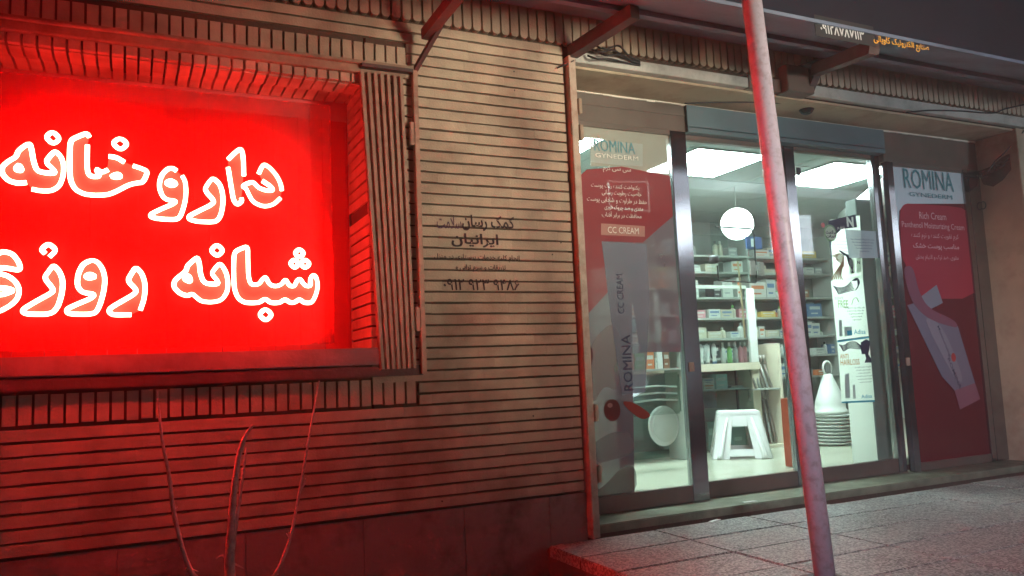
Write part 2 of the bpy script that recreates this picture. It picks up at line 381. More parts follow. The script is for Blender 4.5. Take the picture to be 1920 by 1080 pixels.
# ================================================================== neon sign
NS = thing('neon_sign', 'red glowing outlined neon lettering reading pharmacy round the clock in Persian', 'neon sign', (0, -.06, 1.5))
NY = -.175
def ZA(l, ox, oy): return [(ox+a/5.4, oy+b/5.4) for a, b in l]
A_, B_, C_, D_ = (0, 220), (260, 250), (0, 430), (300, 430)
ST = [ # (origin, closed, plate, points)
(A_, 0, 1, [(270,660),(180,670),(80,640),(20,570),(20,500),(90,440),(165,400),(185,335),(300,255),(322,330),(338,440),(372,540),(450,562),(560,568),(545,530),(460,455),(510,385),(560,340),(620,400),(645,480),(640,600),(600,700),(520,745),(420,747),(322,727)]),
(A_, 1, 0, [(190,470),(232,545),(150,530)]),
(A_, 1, 0, [(530,140),(610,215),(540,275),(460,200)]),
(A_, 0, [(1260,455),(1180,405),(1100,395),(1085,530),(915,600),(885,540),(885,280)], [(905,200),(880,160),(800,190),(725,225),(708,280),(703,500),(713,640),(760,730),(850,778),(960,790),(1090,785),(1180,750),(1300,685),(1380,665),(1450,660),(1498,550),(1440,520),(1345,490)]),
(A_, 0, 0, [(885,280),(880,540),(915,600),(1020,600),(965,515),(1030,560),(1095,530)]),
(A_, 1, 0, [(1110,605),(1230,607),(1195,568)]),
(A_, 0, 0, [(1100,395),(1180,405),(1260,455)]),
(A_, 1, 0, [(1215,205),(1298,270),(1220,335),(1135,260)]),
(B_, 0, 1, [(385,380),(345,352),(290,360),(225,430),(205,540),(240,640),(290,675),(382,685),(350,715),(230,765),(118,818),(125,850),(220,868),(390,875),(430,830),(470,700),(482,580),(470,480),(440,430)]),
(B_, 1, 0, [(285,490),(330,477),(385,512),(340,532),(285,512)]),
(B_, 1, 1, [(750,450),(700,510),(665,575),(768,685),(740,722),(620,780),(505,838),(512,872),(600,895),(780,900),(830,840),(855,720),(850,600),(820,510)]),
(B_, 0, 0, [(1065,430),(1060,250),(1045,165),(1015,162),(960,210),(905,265)]),
(B_, 0, [(1060,430),(1060,250),(1045,165),(1015,162),(960,210),(905,265)], [(905,345),(940,560),(960,680),(1000,725),(1045,690),(1040,655)]),
(B_, 0, 0, [(1215,410),(1240,350),(1270,310),(1330,350),(1400,430),(1438,510),(1450,580)]),
(B_, 0, [(1215,410),(1240,350),(1270,310),(1330,350),(1400,430),(1438,510),(1450,580)], [(1435,655),(1370,720),(1270,745),(1160,700),(1110,610),(1090,560),(1050,540),(1090,510),(1160,490),(1210,550),(1290,580),(1365,580),(1335,535),(1250,480)]),
(C_, 1, 1, [(-70,270),(0,235),(50,225),(130,250),(190,330),(208,395),(185,415),(60,390),(0,390),(-70,380),(-100,330)]),
(C_, 1, 1, [(-120,480),(-60,450),(0,450),(80,470),(160,530),(198,610),(180,700),(110,770),(0,830),(-100,850),(-220,800),(-260,700),(-250,600),(-190,640),(-130,560)]),
(C_, 1, 0, [(-80,610),(0,590),(90,600),(135,620),(80,645),(0,665),(-80,650)]),
(C_, 0, 0, [(500,280),(575,210),(490,140),(415,205),(458,245)]),
(C_, 1, 1, [(540,360),(490,430),(445,490),(540,605),(530,640),(380,720),(232,808),(232,842),(290,860),(520,860),(590,780),(630,640),(638,520),(600,420)]),
(C_, 1, 1, [(930,310),(840,350),(790,450),(780,570),(830,640),(960,655),(930,695),(800,750),(680,802),(675,842),(730,860),(950,860),(1000,800),(1050,640),(1065,500),(1040,400),(990,330)]),
(C_, 1, 0, [(860,475),(910,450),(970,480),(900,497)]),
(C_, 0, 1, [(1420,820),(1462,700),(1472,560),(1440,450),(1375,380),(1330,450),(1290,520),(1380,610),(1370,650),(1230,730),(1108,802),(1105,842),(1150,868),(1330,865)]),
(D_, 1, 1, [(325,650),(280,675),(200,650),(135,580),(150,510),(265,425),(275,370),(330,320),(380,280),(400,350),(410,460),(450,550),(595,557),(580,515),(520,450),(560,390),(610,340),(670,430),(690,540),(680,640),(620,720),(520,740),(420,730),(370,690)]),
(D_, 1, 0, [(290,455),(318,540),(235,500)]),
(D_, 1, 0, [(575,150),(645,215),(580,275),(510,215)]),
(D_, 1, 1, [(890,170),(820,195),(750,230),(745,400),(750,600),(790,700),(860,745),(1000,745),(1065,700),(1120,745),(1210,745),(1265,705),(1320,745),(1370,738),(1410,705),(1460,745),(1540,745),(1585,650),(1600,560),(1582,480),(1552,458),(1520,500),(1525,580),(1465,570),(1420,500),(1390,510),(1360,580),(1310,572),(1270,500),(1230,560),(1170,578),(1110,560),(1070,480),(1040,500),(1000,560),(920,560),(895,480),(890,300)]),
(D_, 1, 0, [(1410,195),(1462,243),(1410,290),(1360,240)]),
(D_, 1, 0, [(1362,300),(1410,350),(1365,395),(1312,345)]),
(D_, 1, 0, [(1468,300),(1520,350),(1468,395),(1420,350)]),
(D_, 1, 0, [(1065,800),(1140,865),(1070,930),(1000,865)]),
]
def smooth_path(p, closed, it=2):
    for _ in range(it):
        q = []; n = len(p)
        if not closed: q.append(p[0])
        for i in range(n if closed else n-1):
            a, b_ = p[i], p[(i+1) % n]; q += [(a[0]*.78+b_[0]*.22, a[1]*.78+b_[1]*.22), (a[0]*.22+b_[0]*.78, a[1]*.22+b_[1]*.78)]
        if not closed: q.append(p[-1])
        p = q
    return p
PLATE = mat('letter_acrylic', (.80, .10, .08), .6, spec=.05)
for org, cl, plate, pts in ST:
    pp = smooth_path(ZA(pts, *org), cl); w3 = [at(a, b_, NY) for a, b_ in pp]
    MB().tube(w3, .0095, 6, bool(cl)).build('neon_tube', NEON, NS, smooth=True)
    if plate:
        m_ = MB(); m_.slab([(v.x, v.z) for v in [at(a, b_, -.15) for a, b_ in pp+(ZA(plate, *org) if plate != 1 else [])]], -.152, -.148); m_.build('letter_plate', PLATE, NS)
SHEET = mat('red_acrylic_sheet', (.80, .014, .012), .5, var=.06, scale=3, tr=.6, spec=.08)
bl, br = -1.25, at(622, 400, -.13).x
zt, zb = at(400, 176, -.13).z, at(300, 652, -.13).z
mb = MB()
for a, b_ in ((-1.25, -.62), (-.617, -.16), (-.157, .30), (.303, .74), (.743, br)): mb.box(a, b_, -.134, -.130+random.uniform(0, .004), zb, zt+.0)
mb.build('backing_sheet', SHEET, NS)
for x_ in (-.9, -.1, .55):
    mb = MB(); mb.box(x_-.01, x_+.01, -.126, .38, 1.9, 1.92); mb.build('mounting_bar', RUST, NS)

# ================================================================== folded security gate
g0 = at(700, 690, -.03)
SG = thing('security_gate', 'folded scissor security gate of vertical steel bars beside the neon window', 'security gate', (1.15, -.03, 1.45))
nb = 7
for i in range(nb):
    xt = 1.022+i*.0335; xb = 1.090+i*.0265
    zt_, zb_ = 2.915, 1.44
    mb = MB(); mb.bar((xt, -.03, zt_), (xb, -.03, zb_), .023, .020, up=(0, 1, 0)); mb.bar((xt-.006, -.044, zt_), (xb-.006, -.044, zb_), .004, .012, up=(0, 1, 0))
    mb.build('gate_bar', GATE, SG)
for i in range(nb-1):
    mb = MB()
    for z0 in (1.62, 2.02, 2.42):
        fr = lambda z_: (2.915-z_)/1.475
        X = lambda k_, z_: (1.022+k_*.0335)*(1-fr(z_))+(1.090+k_*.0265)*fr(z_)
        for (za, zb2) in ((z0, z0+.36), (z0+.36, z0)):
            a = (X(i, za)+.008, -.022, za); b_ = (X(i+1, zb2)-.008, -.022, zb2); mb.bar(a, b_, .004, .012, up=(0, 1, 0))
    mb.build('scissor_link', GATE, SG)
mb = MB(); mb.box(1.284, 1.309, -.055, -.015, 1.41, 2.955); pgj = mb.build('gate_post', GATE, SG, bevel=.002)
for z_ in (2.62, 1.68): mb = MB(); mb.box(1.262, 1.284, -.052, -.02, z_-.06, z_+.06); mb.build('gate_lock', GATE, SG, bevel=.003)
mb = MB(); mb.box(1.02, 1.284, -.06, -.015, 2.936, 2.954); mb.build('gate_track', RUST, SG)

# ================================================================== awning
AW = thing('awning', 'long dark sheet metal awning over the shopfront carried on iron struts', 'awning', (3, -.5, 3.4))
AY = -1.0; ZL = at(1700, 78, AY).z
mb = MB(); mb.hexa([(-6, .0, 3.42), (11, .0, 3.42), (11, AY, ZL+.03), (-6, AY, ZL+.03), (-6, .0, 3.44), (11, .0, 3.44), (11, AY, ZL+.05), (-6, AY, ZL+.05)])
mb.build('roof_sheet', CANVAS, AW)
mb = MB(); mb.box(-6, 11, AY-.02, AY-.002, ZL, ZL+1.6); fa_ = mb.build('fascia', FASC, AW)
mb = MB(); mb.box(-6, 11, AY-.03, AY-.0205, ZL-.012, ZL+.006); mb.build('fascia_lip', CANVAS, AW)
mb = MB()
def on_fascia(s, pa, pb, h, mi, bold, fa):
    a = at(*pa, AY-.024); b_ = at(*pb, AY-.024); ang = math.atan2(b_.z-a.z, b_.x-a.x)
    text(mb, s, (a.x+b_.x)/2, (a.z+b_.z)/2, AY-.024, (b_-a).length, h, ang, mi, fa, bold)
p1 = at(1527, 36, AY-.022); p2 = at(1755, 108, AY-.022)
mb.box(p1.x, at(1640, 78, AY-.022).x, AY-.0222, AY-.0205, at(1580, 76, AY-.022).z, at(1580, 38, AY-.022).z)
mb.build('number_panel', mat('black_panel', (.012, .012, .016), .6), fa_)
mb = MB(); on_fascia('۰۹۱۲۸۷۸۷۱۱۳', (1538, 50), (1620, 66), .062, 0, .02, False); mb.build('phone_number', mat('white_letters', (.62, .62, .64), .5), fa_)
mb = MB(); on_fascia('صنایع الکترونیک کاویانی', (1638, 74), (1742, 92), .055, 0, .025, True); mb.build('orange_lettering', mat('orange_letters', (.85, .38, .03), .5), fa_)
def strut(pts, w_, h_, m_=RUST):
    m2 = MB()
    for a, b_ in zip(pts[:-1], pts[1:]): m2.bar(a, b_, w_, h_, up=(1, 0, 0))
    return m2.build('strut', m_, AW)
def und(px, py, Y): return at(px, py, Y)
strut([Vector((1.295, -.03, 2.945)), und(826, 48, -.22)], .028, .022)
strut([und(798, 66, -.12), und(862, -14, -.50)], .055, .05)
strut([und(1072, 98, -.02), und(1190, 22, -.55)], .07, .06)
strut([und(1512, 172, -.03), und(1528, 132, -.12), und(1640, 88, -.93)], .075, .055)
strut([und(1560, 112, -.05), und(1500, 128, -.02)], .05, .04)
# ceiling purlins of the awning
for yy in (-.45,):
    mb = MB(); zz = 3.42+(ZL+.03-3.42)*(-yy); mb.box(-6, 11, yy-.02, yy+.02, zz-.035, zz-.001); mb.build('purlin', CANVAS, AW)

# ================================================================== leaning post
a, b_ = at(1408, -10, -1.3), at(1546, 1075, -1.3)
d = (b_-a); a2 = a-d*.25; 
zf = .5; bfoot = a+d*((a.z-zf)/(a.z-b_.z))
PO = thing('awning_post', 'slightly leaning painted round pole standing on the tiles before the doors', 'pole', tuple(bfoot))
PM = mat('post_lilac', (.48, .42, .52), .42, .0, var=.08, scale=7, bump=.03, dirt=(.20, .14, .15), dscale=28, damt=.5)
mb = MB(); mb.tube([a2, bfoot+Vector((0, 0, .01))], .0415, 24, mi=0); mb.build('pole_shaft', PM, PO, smooth=True)
mb = MB(); mb.box(bfoot.x-.09, bfoot.x+.09, bfoot.y-.09, bfoot.y+.09, .503, .515); mb.build('base_plate', RUST, PO)

# ================================================================== shopfront
FY = .35
DF = thing('door_frame', 'brushed metal header and jambs framing the four glass panels', 'door frame', (4.3, FY, .55))
mb = MB(); mb.box(2.264, 3.30, FY-.012, FY+.10, 2.925, 3.107); mb.box(2.264, 3.30, FY-.02, FY-.012, 3.03, 3.045); mb.build('side_header', ALUD, DF, bevel=.003)
mb = MB(); mb.box(3.30, 5.15, FY-.035, FY+.10, 2.925, 3.107); mb.box(3.31, 5.14, FY-.04, FY-.035, 2.955, 2.962); mb.build('sliding_gear_housing', mat('header_metal', (.12, .18, .205), .45, .35, var=.15, scale=3), DF, bevel=.004)
mb = MB(); mb.box(5.15, 6.243, FY-.012, FY+.10, 2.87, 3.107); mb.build('side_header', ALUD, DF, bevel=.003)
mb = MB(); mb.box(6.10, 6.243, FY-.02, FY+.08, .549, 2.869); mb.build('jamb', ALU, DF, bevel=.003)
mb = MB(); mb.box(2.264, 2.44, FY-.01, FY+.08, .549, 2.924); mb.build('jamb', ALUD, DF, bevel=.003)

def film(name, col, tr, rough=.5): return mat(name, col, rough, var=.06, scale=3, tr=tr, spec=.12)
def leaf(name, label, gx0, gx1, sl, sr, y, zb0, zt0, rail=.10):
    t = thing(name, label, 'glass door' if 'door' in name else 'glass panel', ((gx0+gx1)/2, y, zb0), None)
    mb = MB(); mb.box(gx0-sl, gx0, y-.02, y+.03, zb0, zt0); mb.build('stile', ALU, t, bevel=.003) if sl else None
    mb = MB(); mb.box(gx1, gx1+sr, y-.02, y+.03, zb0, zt0); mb.build('stile', ALU, t, bevel=.003) if sr else None
    mb = MB(); mb.box(gx0, gx1, y-.018, y+.028, zb0, zb0+rail); mb.build('bottom_rail', ALUD, t, bevel=.003)
    mb = MB(); mb.box(gx0, gx1, y-.018, y+.028, zt0-.03, zt0); mb.build('top_rail', ALUD, t, bevel=.003)
    mb = MB(); mb.box(gx0, gx1, y+.002, y+.008, zb0+rail, zt0-.03); pane = mb.build('glass_pane', GLASS, t)
    return t, pane
LL, paneL = leaf('glass_panel', 'fixed left glass panel with translucent cream advert film', 2.442, 3.165, 0, .125, FY, .55, 2.924)
LD, paneLD = leaf('sliding_door', 'left sliding glass door leaf in front of the white stool', 3.292, 4.085, 0, .095, FY+.05, .55, 2.924, .10)
RD, paneRD = leaf('sliding_door', 'right sliding glass door leaf with posters and notice behind glass', 4.285, 5.065, .095, .085, FY+.05, .55, 2.924, .10)
RR, paneR = leaf('glass_panel', 'fixed right glass panel covered by red cream advert film', 5.235, 6.04, .07, .058, FY, .55, 2.869, .06)
# lock plates
for px, py, yy, par in ((1296, 688, FY-.022, LL), (1463, 322, FY+.028, LD), (1497, 322, FY+.028, RD), (1702, 678, FY-.022, RR)):
    p = at(px, py, yy); mb = MB(); mb.box(p.x-.02, p.x+.02, yy-.006, yy, p.z-.03, p.z+.03); mb.build('lock_plate', LINTEL if py > 600 else ALU, par, bevel=.002)

def quad_pts(pts, y): return [at(a, b_, y) for a, b_ in pts]
YS_ = FY-.001
def T(mb, s, pxc, pyc, wpx, hpx, y, fa=False, bold=0.0, mi=0, rot=0):
    p = at(pxc, pyc, y)
    if abs(rot) > .5:
        a = at(pxc, pyc-wpx/2, y); b2 = at(pxc, pyc+wpx/2, y); W = a.z-b2.z
        c = at(pxc-hpx/2, pyc, y); e = at(pxc+hpx/2, pyc, y); H = e.x-c.x
    else:
        a = at(pxc-wpx/2, pyc, y); b2 = at(pxc+wpx/2, pyc, y); W = b2.x-a.x
        c = at(pxc, pyc-hpx/2, y); e = at(pxc, pyc+hpx/2, y); H = c.z-e.z
    text(mb, s, p.x, p.z, y, W, H, rot, mi, fa, bold)
# ---- left film
def flat(pts, y, m_, name, par):
    if any(k_ in name for k_ in ('ribbon', 'swipe', 'maroon')): pts = smooth_path(pts, True, 2)
    if 'rounded' in name: pts = smooth_path(pts, True, 1)
    m2 = MB(); m2.slab([(p.x, p.z) for p in quad_pts(pts, y)], y-.0004, y+.0004); return m2.build(name, m_, par)
y0 = YS_
fL = flat([(1074,372),(1076,340),(1100,318),(1165,312),(1256,330),(1262,405),(1205,455),(1128,452),(1142,545),(1094,598),(1088,470)], y0, film('film_red', (.30, .04, .05), .28), 'red_film', LL)
flat([(1075,262),(1107,262),(1107,312),(1165,312),(1256,330),(1256,249),(1075,229)], y0, film('film_cream', (.42, .40, .34), .42), 'cream_film', LL)
flat([(1094,598),(1142,545),(1128,452),(1205,455),(1262,405),(1278,660),(1200,660),(1185,560),(1186,690),(1190,930),(1104,938)], y0, film('film_grey', (.20, .165, .195), .36), 'grey_film', LL)
flat([(1128,453),(1212,458),(1218,560),(1210,735),(1166,740),(1146,600)], y0-.003, film('film_tube', (.26, .29, .36), .50), 'cream_tube_picture', LL)
flat([(1092,690),(1104,640),(1114,665),(1105,700),(1094,735)], y0-.003, film('film_maroon', (.16, .03, .04), .3), 'maroon_film_and_shadow', LL)
flat([(1100,935),(1140,905),(1160,880),(1192,870),(1195,928)], y0-.003, film('film_shadow', (.14, .05, .06), .62), 'maroon_film_and_shadow', LL)  # faint shadow painted as a translucent patch
flat([(1108,640),(1150,600),(1168,640),(1150,690),(1158,735),(1132,722),(1112,760),(1102,720)], y0-.002, film('film_swirl', (.36, .31, .32), .62), 'cream_swirl_ribbon_picture', LL)
flat([(1112,830),(1150,808),(1186,812),(1190,850),(1150,862),(1118,870)], y0-.002, MATS['film_swirl'], 'cream_swirl_ribbon_picture', LL)
flat([(1107,262),(1205,270),(1205,312),(1165,310),(1107,304)], y0-.003, film('film_badge', (.50, .54, .50), .45), 'logo_badge', LL)
flat([(1127,419),(1209,424),(1209,444),(1127,440)], y0-.003, film('film_pill', (.55, .28, .24), .35), 'product_badge', LL)
# picture of a cream drop and lid
m2 = MB()
c = at(1148, 769, y0-.005); m2.slab([(c.x+.058*math.cos(k_*math.pi/12), c.z+.066*math.sin(k_*math.pi/12)) for k_ in range(24)], y0-.0055, y0-.005)
m2.build('cap_picture', film('film_cap', (.13, .03, .03), .05), LL)
m2 = MB(); c = at(1144, 760, y0-.007); m2.slab([(c.x+.018*math.cos(k_*math.pi/8), c.z+.014*math.sin(k_*math.pi/8)) for k_ in range(16)], y0-.0065, y0-.006); m2.build('cap_shine_picture', film('film_shine', (.45, .22, .2), .3), LL)
flat([(1164,752),(1188,754),(1224,778),(1206,788),(1186,776)], y0-.005, film('film_swipe', (.30, .05, .04), .1), 'cream_swipe_picture', LL)
mb = MB(); T(mb, 'ROMINA', 1153, 275, 76, 22, y0-.006); mb.build('brand_lettering', mat('teal_ink', (.10, .26, .30), .5, spec=.08), LL)
mb = MB()
T(mb, 'سی سی کرم', 1157, 318, 52, 13, y0-.006, True); T(mb, 'یکنواخت کننده رنگ پوست', 1154, 350, 90, 12, y0-.006, True); T(mb, 'خاصیت رطوبت رسانی', 1166, 363, 74, 11, y0-.006, True)
T(mb, 'حفظ در طراوت و شادابی پوست', 1158, 377, 112, 12, y0-.006, True); T(mb, 'مغذی و ضد چروک فوری', 1170, 391, 72, 11, y0-.006, True); T(mb, 'محافظت در برابر آفتاب', 1166, 404, 74, 12, y0-.006, True)
T(mb, 'CC CREAM', 1169, 432, 58, 12, y0-.006, bold=0); T(mb, 'GYNEDERM', 1157, 294, 80, 8, y0-.006)
mb.build('white_lettering', mat('white_ink', (.72, .68, .62), .5, spec=.08), LL)
mb = MB(); T(mb, 'CC CREAM', 1163, 551, 74, 12, y0-.006, bold=0, rot=math.pi/2); T(mb, 'ROMINA', 1176, 680, 105, 17, y0-.006, rot=math.pi/2); mb.build('dark_lettering', mat('dark_ink', (.05, .05, .09), .5, spec=.08), LL)
# ---- right film
flat([(1670,300),(1808,319),(1866,882),(1724,892)], y0, film('film_deep_red', (.12, .008, .016), .10), 'red_film', RR)
flat([(1671,301),(1807,320),(1817,395),(1815,430),(1812,382),(1700,382),(1686,395),(1684,480),(1672,340)], y0-.002, film('film_pale', (.62, .72, .78), .22), 'pale_film', RR)
flat([(1687,395),(1694,384),(1704,381),(1800,388),(1812,396),(1817,410),(1824,505),(1830,560),(1716,560),(1700,500),(1690,480)], y0-.004, film('film_rose', (.34, .025, .05), .08), 'rounded_red_panel', RR)
flat([(1701,572),(1716,568),(1744,600),(1796,612),(1828,718),(1790,732),(1766,706)], y0-.006, film('film_lilac', (.17, .155, .21), .05), 'cream_tube_picture', RR)
flat([(1730,590),(1768,610),(1808,712),(1796,720),(1758,650)], y0-.0072, film('film_sheen', (.30, .28, .34), .3), 'tube_sheen_ribbon_picture', RR)
flat([(1790,732),(1828,718),(1838,748),(1800,768)], y0-.006, film('film_lid', (.24, .10, .14), .05), 'tube_lid_picture', RR)
flat([(1727,556),(1756,534),(1768,568),(1736,584)], y0-.006, film('film_box', (.21, .21, .26), .05), 'carton_picture', RR)
flat([(1692,500),(1712,498),(1722,545),(1740,578),(1790,600),(1798,616),(1760,606),(1730,590),(1706,560)], y0-.008, film('film_ribbon', (.22, .08, .12), .12), 'ribbon_picture', RR)
m2 = MB(); c = at(1788, 670, y0-.009); m2.slab([(c.x+.026*math.cos(k_*math.pi/8), c.z+.034*math.sin(k_*math.pi/8)) for k_ in range(16)], y0-.0095, y0-.009); m2.build('emblem_picture', mat('emblem_ink', (.42, .03, .03), .5), RR)
mb = MB(); T(mb, 'ROMINA', 1742, 338, 92, 36, y0-.008); T(mb, 'GYNEDERM', 1746, 367, 80, 8, y0-.008); mb.build('brand_lettering', MATS['teal_ink'], RR)
mb = MB(); T(mb, 'Rich Cream', 1749, 405, 50, 13, y0-.008); T(mb, 'Panthenol Moisturizing Cream', 1751, 425, 116, 14, y0-.008); T(mb, 'کرم تقویت کننده و نرم کننده', 1754, 444, 88, 13, y0-.008, True)
T(mb, 'مناسب پوست خشک', 1756, 463, 86, 13, y0-.008, True, .015); T(mb, 'مقوی، ضد ترک و التیام بخش', 1758, 484, 80, 12, y0-.008, True)
mb.build('white_lettering', mat('rose_ink', (.62, .38, .42), .5, spec=.08), RR)
mb = MB(); 
for (px, py, s) in ((1770, 640, 'Moisturizing'), (1790, 700, 'ROMINA')): 
    p = at(px, py, y0-.008); text(mb, s, p.x, p.z, y0-.008, .26, .03, -1.15, 0, False, .01)
mb.build('dark_lettering', MATS['dark_ink'], RR)
# ---- posters, notice and round sticker behind the right sliding leaf
PY = FY+.085
def sheet(pts, y, m_, name, label, cat, grp=None):
    m2 = MB(); ps = quad_pts(pts, y); cx = sum(p.x for p in ps)/len(ps); cz = min(p.z for p in ps)
    t = thing(name, label, cat, (cx, y, cz), grp)
    m2.poly([(p.x, y, p.z) for p in ps]); m2.build('paper', m_, t); return t
PAPER = mat('poster_paper', (.72, .80, .68), .5, var=.04, spec=.08)
_n = PAPER.node_tree.nodes; _t = _n.new('ShaderNodeBsdfTranslucent'); _t.inputs[0].default_value = (.92, 1, .90, 1); _m = _n.new('ShaderNodeMixShader'); _m.inputs[0].default_value = .6
PAPER.node_tree.links.new(_n['Principled BSDF'].outputs[0], _m.inputs[1]); PAPER.node_tree.links.new(_t.outputs[0], _m.inputs[2]); PAPER.node_tree.links.new(_m.outputs[0], _n['Material Output'].inputs[0])
DARKINK = MATS['dark_ink']; TEALINK = mat('blue_ink', (.06, .42, .58), .5, spec=.08); GREENINK = mat('green_ink', (.25, .48, .14), .5, spec=.08); ORINK = mat('orange_ink', (.62, .27, .05), .5, spec=.08)
P1 = sheet([(1556,412),(1612,404),(1618,520),(1563,527)], PY, PAPER, 'poster', 'top poster with black header, letter N and brown hair picture', 'poster')
flat_ = lambda pts, y, m_, name, par: flat(pts, y, m_, name, par)
flat([(1553,414),(1604,402),(1607,426),(1577,430),(1570,437),(1555,438)], PY-.003, DARKINK, 'black_header', P1)
m2 = MB(); T(m2, 'N', 1594, 416, 13, 19, PY-.005, bold=.05); T(m2, 'نیازهای مو', 1577, 427, 14, 8, PY-.005, True, .03); m2.build('header_lettering', mat('bright_ink', (.85, .88, .8), .5), P1)
m2 = MB()
for i in range(5): T(m2, 'تقویت کننده و نرم کننده موهای خشک', 1576+i, 446+i*6.3, 36-3*i, 4, PY-.003, True, .01)
m2.build('fine_print', DARKINK, P1)
def hair(par, strands, y, r, m_, name):
    m2 = MB()
    for s_ in strands: m2.tube([at(a, b2, y) for a, b2 in smooth_path(s_, 0)], r, 5)
    return m2.build(name, m_, par)
BR = mat('brown_ink', (.34, .20, .11), .5, spec=.08)
hair(P1, [[(1560+i*3, 480+i*1.5), (1575-i*2, 474+i*2), (1584, 484+i*3), (1574+i, 500), (1566+i*2, 512+i), (1560+i*4, 524)] for i in range(6)], PY-.003, .0035, BR, 'hair_picture')
hair(P1, [[(1574+i*2, 470+i*2), (1588+i, 478), (1592+i*2, 496), (1600-i, 512)] for i in range(5)], PY-.003, .005, DARKINK, 'dark_hair_picture')
flat([(1592,486),(1602,485),(1603,514),(1594,515)], PY-.006, PAPER, 'bottle_picture', P1); flat([(1606,484),(1615,483),(1616,510),(1606,512)], PY-.006, PAPER, 'bottle_picture', P1)
m2 = MB(); T(m2, 'N', 1610, 492, 5, 6, PY-.008, bold=.03); m2.build('small_lettering', DARKINK, P1)
P2 = sheet([(1558,527),(1617,514),(1629,630),(1569,638)], PY+.004, PAPER, 'poster', 'middle poster printed FREE in green with wavy dark hair drawing', 'poster')
hair(P2, [[(1562+i*1.5, 536+i*2), (1572, 540+i*2), (1586, 538+i*1.6), (1596+i, 528+i*2.6)] for i in range(7)]+[[(1598+i*1.5, 526), (1608, 520+i), (1613-i, 530+i*2), (1604+i, 544-i)] for i in range(5)], PY, .0028, DARKINK, 'hair_picture')
m2 = MB(); T(m2, 'FREE', 1581, 570, 19, 14, PY, bold=.012); T(m2, 'SULFATE', 1573, 559, 16, 5, PY); m2.build('green_lettering', GREENINK, P2)
hair(P2, [[(1597, 571), (1600, 560), (1606, 557), (1610, 566)]], PY, .002, GREENINK, 'leaf_picture')
m2 = MB()
for i in range(5): T(m2, 'فاقد سولفات برای شستشوی مو', 1603+i, 577+i*5.5, 36-5*i, 4, PY, True, .01)
m2.build('fine_print', DARKINK, P2)
m2 = MB(); T(m2, 'Adisa', 1612, 622, 22, 9, PY, bold=.01); m2.build('logo_lettering', TEALINK, P2)
flat([(1583,613),(1597,612),(1598,629),(1584,631)], PY, mat('jar_ink', (.48, .56, .52), .5), 'jar_picture', P2); flat([(1588,620),(1597,619),(1598,628),(1589,629)], PY-.002, TEALINK, 'jar_label_picture', P2)
flat([(1573,600),(1578,600),(1580,630),(1574,631)], PY, MATS['jar_ink'], 'bottle_picture', P2)
P3 = sheet([(1570,639),(1629,631),(1640,750),(1578,753)], PY, PAPER, 'poster', 'bottom poster reading ANTI HAIRLOSS with flowing hair silhouette', 'poster')
flat([(1570,639),(1629,631),(1629.5,634),(1570.5,642)], PY-.003, TEALINK, 'blue_band', P3)
hair(P3, [[(1573+i, 646+i*1.5), (1582, 648+i*1.6), (1592, 641+i*1.6), (1604, 640+i*2), (1614+i, 648+i)] for i in range(8)], PY-.004, .0022, DARKINK, 'hair_picture')
flat([(1614,642),(1624,636),(1631,640),(1630,655),(1628,664),(1633,672),(1634,680),(1621,680),(1624,672),(1622,664),(1616,664),(1614,655)], PY-.005, DARKINK, 'head_silhouette', P3)
m2 = MB(); T(m2, 'ANTI', 1583, 668, 16, 9, PY-.003, bold=.012); T(m2, 'HAIRLOSS', 1594, 679, 36, 11, PY-.003, bold=.012); m2.build('orange_lettering', ORINK, P3)
m2 = MB(); 
for i in range(6): T(m2, 'شامپو ضد ریزش و تقویت مو', 1618+i, 688+i*5.6, 30-(i % 3)*4, 3.6, PY-.003, True, .01)
m2.build('fine_print', DARKINK, P3)
m2 = MB(); T(m2, 'Adisa', 1625, 743, 20, 7, PY-.003, bold=.01); m2.build('logo_lettering', TEALINK, P3)
flat([(1584,702),(1592,700),(1594,746),(1585,747)], PY-.003, MATS['jar_ink'], 'bottle_picture', P3); flat([(1599,722),(1603,721),(1605,747),(1600,748)], PY-.003, MATS['jar_ink'], 'bottle_picture', P3)
flat([(1578,753),(1640,750),(1640,753.5),(1578,756)], PY-.004, TEALINK, 'blue_edge', P3)
p_ = quad_pts([(1589,756),(1635,754),(1645,878),(1600,884)], PY+.02)
m2 = MB(); m2.poly([(p_[0].x, PY+.014, .632), (p_[1].x, PY+.014, .632), (p_[1].x, PY+.014, p_[0].z), (p_[0].x, PY+.014, p_[0].z)]); tag(m2.build('display_board', PAPER, loc=(p_[0].x, PY+.02, .632)), 'plain white upright board below the hair care posters', 'board')
NT = sheet([(1584,430),(1643,434),(1648,484),(1592,484)], FY+.048, mat('notice_paper', (.40, .50, .52), .6, spec=.08, tr=.15), 'notice', 'grey printed notice sheet taped to the right door glass', 'notice')
m2 = MB()
for i, w0 in enumerate((44, 40, 34, 30, 18)): T(m2, 'ساعت کار داروخانه و توضیحات بیمه', 1617+i, 449+i*5.5, w0, 3.6, FY+.044, True, .01)
m2.build('fine_print', DARKINK, NT)
c = at(1557, 437, FY+.046)
RS = thing('round_sticker', 'round green rimmed sticker on the right door beside the posters', 'sticker', tuple(c))
def disc(c, r, y, n=24): return [(c.x+r*math.cos(2*math.pi*k_/n), c.z+r*math.sin(2*math.pi*k_/n)) for k_ in range(n)]
m2 = MB(); m2.slab(disc(c, .062, 0), FY+.045, FY+.0465); m2.build('rim', mat('rim_ink', (.22, .36, .20), .5), RS)
m2 = MB(); m2.slab(disc(c, .050, 0), FY+.0435, FY+.0448); m2.build('face', PAPER, RS)
m2 = MB(); T(m2, 'سلامت', 1558, 435, 20, 7, FY+.043, True, .03); T(m2, 'ایران', 1558, 443, 18, 6, FY+.043, True, .03); m2.build('sticker_lettering', DARKINK, RS)
